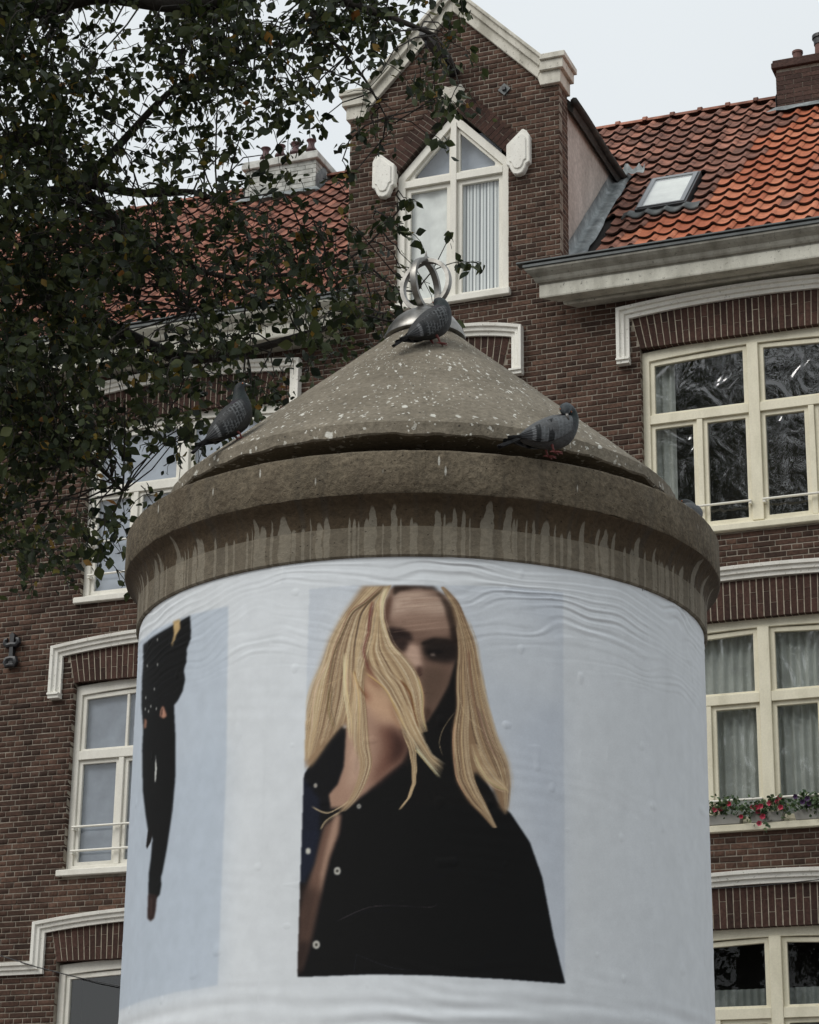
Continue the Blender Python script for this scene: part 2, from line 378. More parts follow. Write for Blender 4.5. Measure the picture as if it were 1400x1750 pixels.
k = NT('petal_red'); M['petal_red'] = k.done(k.ramp(k.rand(), [(0, (.33, .02, .045)), (1, (.48, .07, .12))]), .6)
k = NT('petal_purple'); M['petal_purple'] = k.done((.05, .02, .07), .6)
k = NT('planter_plastic'); M['planter'] = k.done((.28, .27, .24), .6)
k = NT('asphalt'); M['asphalt'] = k.done(k.ramp(k.noise(60, 4, k.pos()), [(.3, (.035, .035, .036)), (.7, (.07, .07, .07))]), .9)
k = NT('paving'); p = k.pos(); bt = k.n('TexBrick', Vector=p, Scale=3.3); bt.inputs['Color1'].default_value = (.16, .13, .115, 1); bt.inputs['Color2'].default_value = (.2, .17, .15, 1); bt.inputs['Mortar'].default_value = (.06, .055, .05, 1)
M['paving'] = k.done(bt.outputs['Color'], .9)
k = NT('kerb_stone'); M['kerb'] = k.done((.3, .3, .29), .85)

# ================================================================== ground
b = MB(); b.add([(-300, -300, 0), (300, -300, 0), (300, 300, 0), (-300, 300, 0)], [(0, 1, 2, 3)]); o = b.build('ground', M['paving'], kind='structure')
HX, HY = 0., 23.5
U_ = np.array([math.cos(FACADE_YAW), -math.sin(FACADE_YAW), 0]); V_ = np.array([math.sin(FACADE_YAW), math.cos(FACADE_YAW), 0])   # along the facade, into it
P0 = np.array([HX, HY, 0.])
def H2W(p): return P0 + U_ * p[0] + V_ * p[1] + np.array([0, 0, p[2]])
b = MB(); q = [H2W((-60, -9.5, .004)), H2W((60, -9.5, .004)), H2W((60, -4.5, .004)), H2W((-60, -4.5, .004))]; b.add(q, [(0, 1, 2, 3)]); b.build('road', M['asphalt'], kind='structure')
b = MB()
for y0 in (-4.5, -9.65):
    vv = [H2W((x, y, z)) for z in (0, .12) for x, y in ((-60, y0), (60, y0), (60, y0 + .15), (-60, y0 + .15))]
    b.add(vv, [(0, 3, 2, 1), (4, 5, 6, 7), (0, 1, 5, 4), (1, 2, 6, 5), (2, 3, 7, 6), (3, 0, 4, 7)])
b.build('kerb', M['kerb'], kind='structure')

# ================================================================== the brick house
house = empty('brick_house', P0, -FACADE_YAW)
tag(house, 'dark brown brick house with pointed gable and orange tiled roof behind the column', 'house')
GC, GH = .455, 1.245                   # gable centre and half width
FL = 3.04                              # storey height
GSH = 14.72                            # gable shoulder height of the brickwork
def mir(s): return 2 * GC - s
def gable_half(z):                     # half width of the gable brickwork at height z
    if z < GSH: return GH
    return min(GH, GC + GH - GC - 0) if z < GSH else 0
def rake(s):                           # underside of the raking coping
    return 14.80 + 1.048 * (1.47 - (s if s > GC else mir(s)))
EAVE = 12.25
SL, SR = -7.4, 7.6
openings = []                          # s0, s1, z0, z1
for fl in range(3):
    dz = -FL * fl
    openings += [(2.56, 4.90, 9.28 + dz, 11.42 + dz), (-3.93, -1.56, 9.26 + dz, 11.42 + dz)]
    openings.append((-.14, 1.05, 9.28 + dz, 11.42 + dz))
arches = []                            # s0, s1 (outer, top), z0, z1
for s0, s1, z0, z1 in openings: arches.append((s0 - .105, s1 + .105, z1 - .04, z1 + .40))
GW0, GW1, GWZ0, GWZ1, GWA = -.21, 1.11, 12.26, 13.88, 14.60     # gable window
def subtract(iv, a, b_):
    out = []
    for s, e in iv:
        if b_ <= s or a >= e: out.append((s, e)); continue
        if a > s: out.append((s, a))
        if b_ < e: out.append((b_, e))
    return out
def row_intervals(za, zb, for_brick=True):
    zm = (za + zb) / 2
    if zm < EAVE: iv = [(SL, SR)]
    elif zm < GSH: iv = [(GC - GH, GC + GH)]
    else:
        hw = 1.47 - (zm - 14.80) / 1.048 - GC + .04
        hw = min(hw, GH)
        if hw < .05: return []
        iv = [(GC - hw, GC + hw)]
    for s0, s1, z0, z1 in openings:
        if z0 < zm < z1: iv = subtract(iv, s0, s1)
    if for_brick:
        for s0, s1, z0, z1 in arches:
            if z0 < zm < z1:
                fan = .105 * min(1, max(0, (zm - z0 - .02) / .40)); iv = subtract(iv, s0 + .105 - fan, s1 - .105 + fan)
    if GWZ0 < zm < GWZ1: iv = subtract(iv, GW0, GW1)
    elif GWZ1 <= zm < GWA + .33:
        ext = .27 if for_brick else .09
        hw = (GWA + ext * 1.35 - zm) / (GWA - GWZ1) * (GW1 - GW0) / 2
        if hw > 0:
            hw = min(hw, (GW1 - GW0) / 2 + (.2 if for_brick else .05)); iv = subtract(iv, (GW0 + GW1) / 2 - hw, (GW0 + GW1) / 2 + hw)
    return iv
# mortar bed behind the bricks: one slab with the openings cut out
zs = sorted({0., EAVE, GSH, *[z for o in openings for z in (o[2], o[3])], GWZ0, GWZ1, *np.arange(GWZ1, 16.1, .06)})
b = MB()
for za, zb in zip(zs, zs[1:]):
    if zb - za < 1e-4: continue
    for s, e in row_intervals(za, zb, False): b.box((s, .0065, za), (e, .30, zb))
wall = b.build('wall', M['mortar'], house, kind=None)

# bricks in cross bond: header courses between stretcher courses
CO, JT = .0602, .0104
def hidden_by_column(x, y):
    if y < 560: return abs(x - 728) < 60 and y > 440
    return y > 560 + .73 * max(0, abs(x - 728) - 60) if y < 830 else abs(x - 721) < 505
bricks = []
for ci in range(int(16.2 / CO)):
    za = ci * CO; zb = za + CO - JT
    for s, e in row_intervals(za, za + CO):
        per = .11 if ci % 2 == 0 else .22
        off = (0, .055, 0, .165)[ci % 4]
        k0 = math.floor((s - off) / per)
        x = off + k0 * per
        while x < e - .012:
            a, c_ = max(x, s), min(x + per - JT * .8, e)
            if c_ - a > .025: bricks.append((a, c_, za, zb))
            x += per
info = []
for i, (a, c_, za, zb) in enumerate(bricks):
    x, y = project(H2W(((a + c_) / 2, 0, (za + zb) / 2)))
    vis = 0 < x < 1400 and 0 < y < 1750 and not hidden_by_column(x, y) and not (x < 640 and y < 960 and x + y * .55 < 1000)
    full = abs((c_ - a) - (.22 - JT * .8)) < 1e-3
    L = H2W(((a + c_) / 2, 0, za)) - CAM
    info.append((vis and full, 1 / np.linalg.norm(L)))
cand = [i for i in range(len(bricks)) if info[i][0]]
cand.sort(key=lambda i: -info[i][1]); single = set(cand[:300])
def brick_mesh(name, w_, h_, d_, seed):
    rg = random.Random(seed); m_ = MB(); j = lambda a: rg.uniform(-a, a); ch = .004
    V = []
    for y, ins in ((ch, 0.), (0, ch)):
        for x, z in ((0, 0), (w_, 0), (w_, h_), (0, h_)):
            V.append((x + (ins if x == 0 else -ins) + j(.0015), y + j(.001), z + (ins if z == 0 else -ins) + j(.0015)))
    for x, z in ((0, 0), (w_, 0), (w_, h_), (0, h_)): V.append((x, d_, z))
    F_ = [(4, 5, 6, 7)]
    for i in range(4):
        j2 = (i + 1) % 4
        F_ += [(i, j2, 4 + j2, 4 + i), (8 + i, 8 + j2, j2, i)]
    me = bpy.data.meshes.new(name); me.from_pydata(V, [], F_); me.materials.append(M['brick']); return me
protos = [brick_mesh('brick', .22 - JT * .8, CO - JT, .1, sd_) for sd_ in range(6)]
for n_, i in enumerate(sorted(single)):
    a, c_, za, zb = bricks[i]
    o = bpy.data.objects.new('brick', protos[n_ % 6]); COL.objects.link(o); o.parent = wall
    o.location = (a, random.uniform(-.0025, .0025), za); o.rotation_euler = (random.uniform(-.01, .01), 0, random.uniform(-.004, .004))
rest = np.array([bricks[i] for i in range(len(bricks)) if i not in single]); nb = len(rest)
def brick_mass(R, name, parent, mat, depth=.1):
    n = len(R); ch = .004; V = np.zeros((n, 12, 3)); jit = RNG.uniform(-.0015, .0015, (n, 12, 3)); yo = RNG.uniform(-.003, .003, n)
    xs = np.stack([R[:, 0], R[:, 1], R[:, 1], R[:, 0]], 1); z4 = np.stack([R[:, 2], R[:, 2], R[:, 3], R[:, 3]], 1)
    sx_ = np.array([1, -1, -1, 1]) * ch; sz_ = np.array([1, 1, -1, -1]) * ch
    V[:, 0:4, 0] = xs; V[:, 0:4, 2] = z4; V[:, 0:4, 1] = (ch + yo)[:, None]
    V[:, 4:8, 0] = xs + sx_; V[:, 4:8, 2] = z4 + sz_; V[:, 4:8, 1] = yo[:, None]
    V[:, :8] += jit[:, :8]
    V[:, 8:, 0] = xs; V[:, 8:, 2] = z4; V[:, 8:, 1] = depth
    f0 = [(4, 5, 6, 7)]
    for i in range(4):
        j2 = (i + 1) % 4; f0 += [(i, j2, 4 + j2, 4 + i), (8 + i, 8 + j2, j2, i)]
    Fq = (np.array(f0)[None] + (np.arange(n) * 12)[:, None, None]).reshape(-1, 4)
    return quad_mesh(name, V.reshape(-1, 3), Fq, mat, parent, 'stuff')
def quad_mesh(name, V, Fq, mat, parent=None, kind=None, smooth=False, colors=None):
    me = bpy.data.meshes.new(name); me.vertices.add(len(V)); me.vertices.foreach_set('co', np.ascontiguousarray(V, dtype=np.float32).ravel())
    k_ = Fq.shape[1]; me.loops.add(Fq.size); me.loops.foreach_set('vertex_index', np.ascontiguousarray(Fq, dtype=np.int32).ravel())
    me.polygons.add(len(Fq)); me.polygons.foreach_set('loop_start', np.arange(len(Fq), dtype=np.int32) * k_)
    me.update(calc_edges=True); me.validate()
    if colors is not None:
        ca = me.color_attributes.new('print', 'FLOAT_COLOR', 'POINT'); ca.data.foreach_set('color', np.ascontiguousarray(colors, dtype=np.float32).ravel())
    return link(name, me, mat, parent, smooth, kind)
brick_mass(rest, 'brickwork', wall, M['brick'])
# gable side return (the wall's thickness, toothed bricks) is closed by header ends
R = []
for ci in range(int(EAVE / CO), int(GSH / CO) + 1):
    za = ci * CO; ww = (.11, .2)[ci % 2]; y = 0
    R.append((.105, .205 if ci % 2 else .3, za, za + CO - JT))
    R.append((.0 + (.21 if ci % 2 else .31), .31, za, za + CO - JT)) if ci % 2 else None
for side in (1, -1):
    m_ = MB()
    for y0, y1, za, zb in R: 
        xo = GC + side * GH
        m_.box((xo - .06 if side > 0 else xo - .001, y0 + .004, za), (xo + .001 if side > 0 else xo + .06, y1 - .004, zb))
    m_.build('corner_brickwork', M['brick'], wall, kind='stuff')

# ------------------------------------------------ flat brick arches over the windows
arch_left = [0]
def poly_brick(name, quad, y0, y1, mat, parent):
    m_ = MB(); m_.prism(quad, y0, y1); return m_.build(name, mat, parent)
def flat_arch(s0, s1, zb, zt, singles=True):
    """soldier bricks that fan out a little towards both ends; s0..s1 at the bottom"""
    a = MB(); a.prism([(s0, zb + .012), (s1, zb + .012), (s1 + .095, zt), (s0 - .095, zt)], .0045, .1)
    ar = a.build('window_arch', M['pale_mortar'], house)
    n = int(round((s1 - s0) / .0665)); joined = MB(); cnt = 0
    for i in range(n):
        def xs(u, z):
            t = (z - zb) / (zt - zb); u_ = u / n; fan = .09 * ((2 * u_ - 1) ** 3) * t
            return s0 + (s1 - s0) * u_ + fan
        cuts = [zb, zb + (zt - zb) * (.36 if i % 2 else .66), zt]
        for za, zc in zip(cuts, cuts[1:]):
            g = random.uniform(.0048, .0064); ra = .05 * (1 - ((2 * (i + .5) / n) - 1) ** 2) * .35
            top_add = ra if zc == zt else 0; bot_add = ra * .3 if za == zb else 0
            gz = random.uniform(.001, .004); qd = [(xs(i, za) + g, za + gz + bot_add), (xs(i + 1, za) - g, za + gz + bot_add), (xs(i + 1, zc) - g, zc - gz), (xs(i, zc) + g, zc - gz)]
            y_ = random.uniform(-.002, .003)
            x_px, y_px = project(H2W((xs(i + .5, zb), 0, (za + zc) / 2)))
            vis = -10 < x_px < 1410 and y_px < 1760 and not hidden_by_column(x_px, y_px)
            if singles and vis: poly_brick('arch_brick', qd, y_, .09, M['arch_brick'], ar); cnt += 1
            else: joined.prism(qd, y_, .09)
    if joined.v: joined.build('arch_brickwork', M['arch_brick'], ar, kind='stuff')
    return cnt

# ------------------------------------------------ hood mouldings
def sweep_path(path, prof, closed_ends=True):
    """path in (s,z); profile [(offset to the outside, proud)...]; mitred"""
    m_ = MB(); P = [np.array(p, float) for p in path]; n = len(P); k_ = len(prof); rows = []
    for i, p in enumerate(P):
        d0 = P[i] - P[i-1] if i else P[1] - P[0]; d1 = P[i+1] - P[i] if i < n - 1 else P[i] - P[i-1]
        d0 = d0 / np.linalg.norm(d0); d1 = d1 / np.linalg.norm(d1)
        n0 = np.array([-d0[1], d0[0]]); n1 = np.array([-d1[1], d1[0]]); mt = n0 + n1; mt = mt / (mt @ n0) if abs(mt @ n0) > .2 else n0
        rows.append([(p[0] + mt[0] * o_, -pr, p[1] + mt[1] * o_) for o_, pr in prof])
    V = [v for r_ in rows for v in r_]; F_ = []
    for i in range(n - 1):
        for j in range(k_ - 1): F_.append((i*k_+j, i*k_+j+1, (i+1)*k_+j+1, (i+1)*k_+j))
    if closed_ends: F_ += [tuple(range(k_)), tuple((n-1)*k_ + j for j in range(k_ - 1, -1, -1))]
    F_ = [tuple(reversed(f)) for f in F_]
    m_.add(V, F_); return m_
HPROF = [(0, -.015), (0, .034), (.034, .038), (.038, .036), (.047, .062), (.079, .066), (.083, .064), (.092, .09), (.124, .095), (.127, .09), (.127, -.015)]
def hood(s0, s1, zb, zt, rise, string=False, name='hood_moulding'):
    """s0,s1 inner edges; zb foot of the drops; zt inner top at the corners"""
    path = [(s0, zb), (s0, zt)]
    for i in range(1, 16):
        t = i / 16; path.append((s0 + (s1 - s0) * t, zt + rise * (1 - (2*t - 1) ** 2)))
    path += [(s1, zt), (s1, zb)]
    if string: path = [(s0 - .9, zb)] + path + [(s1 + .9, zb)]
    if string:  # the string course runs on from the foot of the drop
        path[0] = (s0 - 2.0 if s0 < -2 else s0 - .55, zb); path[-1] = (s1 + (2.2 if s1 > 3 else .55), zb)
    m_ = sweep_path(path, HPROF); 
    if not string:
        for x in (s0, s1):
            xa, xb = (x - .126, x + .006) if x == s0 else (x - .006, x + .126)
            m_.box((xa, -.085, zb - .052), (xb, .01, zb - .014)); m_.box((xa - .004, -.105, zb - .014), (xb + .004, .01, zb + .006))
    o = m_.build(name, M['stone_paint'], house); return o
arch_total = 0
for fl in range(3):
    dz = -FL * fl
    arch_total += flat_arch(2.56, 4.90, 11.40 + dz, 11.80 + dz); hood(2.455, 5.005, 11.28 + dz, 11.75 + dz, .06, fl == 2)
    arch_total += flat_arch(-3.93, -1.56, 11.40 + dz, 11.80 + dz, fl > 0); hood(-4.075, -1.43, 11.28 + dz, 11.71 + dz, .085, fl == 2)
    flat_arch(-.14, 1.05, 11.40 + dz, 11.80 + dz, fl == 0); hood(-.245, 1.155, 11.33 + dz, 11.735 + dz, .085, fl == 2)
# pointed arch over the gable window: bricks set square to the slope
gm = (GW0 + GW1) / 2; dirv = np.array([gm - GW1, GWA - GWZ1]); ln = np.linalg.norm(dirv); dirv /= ln
for side in (1, -1):
    nrm = np.array([-dirv[1], dirv[0]]) * -1
    a0 = np.array([GW1 + .015, GWZ1 + .03])
    def q2(u, v): 
        p_ = a0 + dirv * u + nrm * v
        return (p_[0] if side > 0 else 2 * gm - p_[0], p_[1])
    bk = [q2(.0, .012), q2(.0, .25), q2(ln - .02, .25), q2(ln - .02, .012)]
    m_ = MB(); m_.prism(bk if side < 0 else bk[::-1], .006, .1); ar = m_.build('window_arch', M['mortar'], house)
    n = 15
    for i in range(n):
        u0, u1 = i * (ln - .03) / n + .004, (i + 1) * (ln - .03) / n - .004
        for v0, v1 in ((.012, .25),) if i % 2 else ((.012, .128), (.137, .25)):
            qd = [q2(u0, v0), q2(u0, v1), q2(u1, v1), q2(u1, v0)]
            poly_brick('arch_brick', qd if side < 0 else qd[::-1], random.uniform(-.002, .003), .09, M['arch_brick'], ar)
# keystone at the point, beam above it
m_ = MB(); m_.prism([(gm - .06, GWA + .09), (gm + .06, GWA + .09), (gm + .15, GWA + .25), (gm + .1, GWA + .33), (gm - .03, GWA + .30), (gm - .1, GWA + .34), (gm - .15, GWA + .25)], -.012, .1); m_.build('keystone', M['coping_paint'], house, bevel=.01)
BL = .95
m_ = MB(); m_.box((gm - .04, -BL, 15.04), (gm + .04, .1, 15.15)); m_.box((gm + .041, -BL * .35, 15.06), (gm + .075, .1, 15.13)); hb = m_.build('hoist_beam', M['iron'], house, bevel=.006)
m_ = MB(); m_.tube([(gm, -BL + .1, 15.05), (gm, -BL + .1, 14.98), (gm, -BL + .13, 14.95), (gm, -BL + .16, 14.97)], .012); m_.build('hook', M['iron'], hb)
# iron plate on the gable, ornamental wall anchors
m_ = MB(); c0 = (1.07, 14.75); m_.prism([(c0[0] - .075, c0[1]), (c0[0], c0[1] - .075), (c0[0] + .075, c0[1]), (c0[0], c0[1] + .075)], -.022, .02); pl = m_.build('anchor_plate', M['zinc'], house)
m_ = MB(); m_.box((c0[0] - .02, -.05, c0[1] - .02), (c0[0] + .02, -.02, c0[1] + .02)); m_.build('bolt', M['iron'], pl)
for sa, za in ((-4.72, 8.80), (-4.86, 5.74)):
    m_ = MB()
    m_.prism([(sa - .03, za - .18), (sa + .03, za - .18), (sa + .022, za + .02), (sa + .03, za + .17), (sa, za + .2), (sa - .03, za + .17), (sa - .022, za + .02)], -.06, .02)
    for sg in (1, -1):
        m_.tube([(sa, -.04, za + .06), (sa + sg * .06, -.045, za + .05), (sa + sg * .085, -.05, za + .075), (sa + sg * .08, -.05, za + .115), (sa + sg * .055, -.05, za + .12)], [.034, .034, .032, .028, .022], 8)
        m_.tube([(sa, -.04, za - .1), (sa + sg * .05, -.045, za - .11), (sa + sg * .065, -.05, za - .15), (sa + sg * .05, -.05, za - .185), (sa, -.05, za - .18)], [.034, .036, .034, .03, .024], 8)
    m_.build('wall_anchor', M['iron'], house, smooth=True, auto=40)

# ------------------------------------------------ gable coping
def coping(side):
    f = (lambda s: s) if side > 0 else mir
    def pr(m_, poly, y0, y1):
        pts = [(f(s), z) for s, z in poly]
        m_.prism(pts if side > 0 else pts[::-1], y0, y1)
    lo = lambda s: 14.80 + 1.048 * (1.47 - s)
    m_ = MB()
    ap = GC
    # lower fascia, set back; upper moulding, proud; drip cap on top
    pr(m_, [(1.47, 14.80), (1.52, 14.93), (ap, lo(ap) + .16), (ap, lo(ap))], -.045, .30)
    pr(m_, [(1.50, 14.925), (1.53, 15.01), (ap, lo(ap) + .26), (ap, lo(ap) + .155)], -.085, .31)
    pr(m_, [(1.53, 15.00), (1.53, 15.055), (ap, lo(ap) + .305), (ap, lo(ap) + .25)], -.115, .33)
    pr(m_, [(1.47, 14.80), (1.50, 14.70), (GC + GH + .035, 14.70), (GC + GH + .035, 14.86), (1.50, 14.86)], -.05, .31)
    pr(m_, [(1.50, 14.86), (GC + GH + .075, 14.86), (GC + GH + .075, 14.98), (1.51, 14.98)], -.09, .33)
    pr(m_, [(1.51, 14.98), (GC + GH + .105, 14.98), (GC + GH + .105, 15.05), (1.53, 15.05)], -.12, .35)
    return m_.build('gable_coping', M['coping_paint'], house, bevel=.006)
coping(1); coping(-1)

# ------------------------------------------------ windows
def rect(a, b_, c, d): return [(a, c), (b_, c), (b_, d), (a, d)]
FY = .075                              # the frames stand this far behind the brick face
def sash(win, a, b_, c, d, mat, glass, w_=.045, y=FY + .025, top=None):
    """one sash: a ring with its pane"""
    o_ = rect(a, b_, c, d) if top is None else top[0]; i_ = rect(a + w_, b_ - w_, c + w_, d - w_) if top is None else top[1]
    m_ = MB(); m_.ring(o_, i_, y, y + .045); s_ = m_.build('sash', mat, win, bevel=.004)
    m_ = MB(); n = len(i_); m_.add([(x, y + .026, z) for x, z in i_], [tuple(range(n))]); m_.build('pane', glass, win)
    return s_
def curtain(win, a, b_, c, d, mat, y=.22, pitch=.09, amp=.018, name='curtain'):
    n = max(8, int((b_ - a) / pitch * 6)); V = []; F_ = []
    ph = random.uniform(0, 6)
    for i in range(n + 1):
        x = a + (b_ - a) * i / n
        for z in (c, d):
            V.append((x, y + amp * math.sin(2*PI*(x - a) / pitch + ph + .8 * math.sin(x * 9)) , z))
    for i in range(n): F_.append((2*i, 2*i+2, 2*i+3, 2*i+1))
    m_ = MB(); m_.add(V, F_); return m_.build(name, mat, win, smooth=True)
def bar(win, name, a, b_, mat, bevel=.004):
    m_ = MB(); m_.box(a, b_); return m_.build(name, mat, win, bevel=bevel)
def rail(win, s0, s1, z, mat, y=.03):
    m_ = MB(); m_.tube([(s0, y, z), (s1, y, z)], .013, 8)
    for s in (s0 + .012, s1 - .012): m_.box((s - .014, y - .004, z - .03), (s + .014, FY + .02, z + .012))
    return m_.build('safety_rail', mat, win, smooth=True, auto=40)
def room_box(s0, s1, z0, z1, win):
    m_ = MB(); D = .95
    m_.add([(s0, .31, z0), (s1, .31, z0), (s1, .31, z1), (s0, .31, z1), (s0 - .2, D, z0), (s1 + .2, D, z0), (s1 + .2, D, z1 + .1), (s0 - .2, D, z1 + .1)],
           [(4, 5, 6, 7), (0, 1, 5, 4), (1, 2, 6, 5), (2, 3, 7, 6), (3, 0, 4, 7)])
    return m_.build('room', M['room'], win)
def big_window(s0, s1, z0, z1, mat, glass, fl, side):
    """z0 top of sill, z1 crown of the slightly arched head"""
    n = 8; fw = .075
    head = [(s0 + (s1 - s0) * (1 - i / n), z1 - .05 + .05 * (1 - (1 - 2 * i / n) ** 2)) for i in range(n + 1)]
    outer = [(s0, z0), (s1, z0)] + head
    inner = [(s0 + fw, z0 + .06), (s1 - fw, z0 + .06)] + [(s0 + fw + (s1 - s0 - 2*fw) * (1 - i / n), z1 - .155 + .05 * (1 - (1 - 2*i/n) ** 2)) for i in range(n + 1)]
    m_ = MB(); m_.ring(outer, inner, FY, FY + .12); win = m_.build('window', mat, house, bevel=.004)
    bar(win, 'sill', (s0 - .05, -.055, z0 - .065), (s1 + .05, FY + .1, z0 + .004), mat, .008)
    cm = (s0 + s1) / 2; tz = z0 + 1.22; hm = .058
    bar(win, 'mullion', (cm - hm, FY - .012, z0 + .055), (cm + hm, FY + .11, z1 - .1), mat)
    room_box(s0, s1, z0, z1, win)
    for h, (a, c) in enumerate(((s0 + fw, cm - hm), (cm + hm, s1 - fw))):
        bar(win, 'transom', (a, FY - .006, tz), (c, FY + .1, tz + .1), mat)
        # upper light
        def hz(x): t = (x - s0) / (s1 - s0); return z1 - .157 + .05 * (1 - (1 - 2*t) ** 2)
        top = ([(a, tz + .1), (c, tz + .1), (c, hz(c)), (a, hz(a))], [(a + .05, tz + .125), (c - .05, tz + .125), (c - .05, hz(c) - .05), (a + .05, hz(a) - .05)])
        sash(win, a, c, 0, 0, mat, glass, top=top)
        if side == 'L' and fl == 1 : bar(win, 'glazing_bar', ((a + c) / 2 - .016 + .03, FY + .03, tz + .12), ((a + c) / 2 + .016 + .03, FY + .07, hz((a + c) / 2) - .045), mat)
        # lower casements
        pm = (a + c) / 2
        if side == 'L' and fl == 2:
            sash(win, a, c, z0 + .06, tz, mat, glass)
        else:
            bar(win, 'post', (pm - .03, FY - .002, z0 + .055), (pm + .03, FY + .1, tz), mat)
            sash(win, a, pm - .03, z0 + .06, tz, mat, glass); sash(win, pm + .03, c, z0 + .06, tz, mat, glass)
    return win, cm, tz
for fl in range(3):
    dz = -FL * fl
    win, cm, tz = big_window(2.56, 4.90, 9.345 + dz, 11.428 + dz, M['cream_paint'], M['old_glass'] if fl < 2 else M['dim_glass'], fl, 'R')
    for a, c in ((2.63, cm - .06), (cm + .06, 4.83)):
        if fl < 2: rail(win, a, c, 9.60 + dz, M['white_paint'])
    if fl == 0: curtain(win, 2.6, 2.86, 9.38, 11.35, M['curtain_grey'], .24)
    if fl == 1: curtain(win, 2.58, 3.72, 9.38 + dz, 11.36 + dz, M['curtain_grey'], .24, .1, .022); curtain(win, 3.76, 4.88, 9.38 + dz, 11.36 + dz, M['curtain_grey'], .24, .085, .022)
    if fl == 2: curtain(win, 2.58, 4.88, 9.38 + dz, 10.86 + dz, M['curtain_net'], .2, .075, .012)
    win, cm, tz = big_window(-3.93, -1.56, 9.325 + dz, 11.428 + dz, M['white_paint'], M['flat_glass'], fl, 'L')
    if fl < 2:
        for a, c in ((-3.86, cm - .06), (cm + .06, -1.63)):
            for zr in ((9.60, 9.98) if fl == 0 else (9.54, 9.80)): rail(win, a, c, zr + dz, M['white_paint'])
        curtain(win, -3.9, -1.6, 9.36 + dz, 11.36 + dz, M['blind_pale'] if fl == 0 else M['blind'], .165, .6, .002, 'blind')  # sheet added behind the glass; its colour carries the tone of reflected sky
    n = 6
    s0, s1, z0, z1 = -.14, 1.05, 9.345 + dz, 11.425 + dz
    m_ = MB(); m_.ring(rect(s0, s1, z0, z1), rect(s0 + .07, s1 - .07, z0 + .06, z1 - .08), FY, FY + .12); win = m_.build('window', M['white_paint'], house, bevel=.004)
    bar(win, 'sill', (s0 - .05, -.055, z0 - .065), (s1 + .05, FY + .1, z0 + .004), M['white_paint'], .008)
    bar(win, 'transom', (s0 + .07, FY - .006, z0 + 1.22), (s1 - .07, FY + .1, z0 + 1.31), M['white_paint'])
    sash(win, s0 + .07, s1 - .07, z0 + 1.31, z1 - .08, M['white_paint'], M['flat_glass']); sash(win, s0 + .07, s1 - .07, z0 + .06, z0 + 1.22, M['white_paint'], M['flat_glass'])
    room_box(s0, s1, z0, z1, win)

# gable window with the pointed head
s0, s1, zb, zs_, za = GW0, GW1, GWZ0 + .05, GWZ1 + .02, GWA
m_ = MB()
m_.ring([(s0, zb), (s1, zb), (s1, zs_), (gm, za), (s0, zs_)], [(s0 + .085, zb + .03), (s1 - .085, zb + .03), (s1 - .085, zs_ - .04), (gm, za - .13), (s0 + .085, zs_ - .04)], .05, .17)
win = m_.build('gable_window', M['white_paint'], house, bevel=.004)
bar(win, 'sill', (s0 - .03, -.06, zb - .075), (s1 + .03, .16, zb + .004), M['white_paint'], .008)
TZ = 13.76
bar(win, 'transom', (s0 + .08, .045, TZ), (s1 - .08, .16, TZ + .085), M['white_paint'])
bar(win, 'mullion', (gm - .035, .04, zb + .03), (gm + .035, .16, za - .12), M['white_paint'])
room_box(s0 + .05, s1 - .05, zb, za - .1, win)
for sg in (-1, 1):
    a, c = (s0 + .085, gm - .035) if sg < 0 else (gm + .035, s1 - .085)
    sash(win, a, c, zb + .03, TZ, M['white_paint'], M['gable_glass'], .055, .085)
    sl = (za - .13 - (zs_ - .04)) / (gm - s0 - .085)
    zt = lambda x: za - .13 - sl * abs(x - gm)
    ia, ic = (a, c) if sg < 0 else (c, a)          # ia outer, ic inner
    x0 = ia + (-sg) * .11
    out = [(ia, TZ + .085), (ic, TZ + .085), (ic, zt(ic)), (ia, zt(ia))]; inn = [(ia - sg * .1, TZ + .12), (ic + sg * .03, TZ + .12), (ic + sg * .03, zt(ic + sg * .03) - .05), (ia - sg * .1, zt(ia - sg * .1) - .048)]
    if sg > 0: out = [out[1], out[0], out[3], out[2]]; inn = [inn[1], inn[0], inn[3], inn[2]]
    sash(win, 0, 0, 0, 0, M['white_paint'], M['gable_glass'], y=.085, top=(out, inn))
curtain(win, s0 + .13, gm - .02, zb, TZ + .05, M['curtain_white'], .15, .3, .012)
curtain(win, gm + .03, s1 - .06, zb, TZ + .05, M['curtain_striped'], .145, .2, .006)
curtain(win, s0 + .16, s1 - .16, TZ + .05, za - .2, M['blind_pale'], .24, .6, .002, 'blind')
# carved springer stones left and right of the point
for sg in (1, -1):
    cx = gm + sg * (GW1 - gm + .135); cz = 13.92; hw = .135
    outl = [(-.6, -.22), (-.38, -.27), (0, -.285), (.38, -.27), (.6, -.22), (.72, -.17), (1, -.15), (1, .17), (.75, .235), (.4, .27), (-1, .1), (-1, -.15), (-.72, -.17)]
    pts = [(cx + sg * x * hw, cz + z) for x, z in outl]
    if sg < 0: pts = pts[::-1]
    m_ = MB(); m_.prism(pts, -.075, .05); st = m_.build('springer_stone', M['stone_paint'], house, bevel=.01)
    pts2 = [(cx + (p_[0] - cx) * .72, cz + (p_[1] - cz) * .78) for p_ in pts]
    m_ = MB(); m_.prism(pts2, -.09, -.06); m_.build('raised_panel', M['stone_paint'], st, bevel=.008)

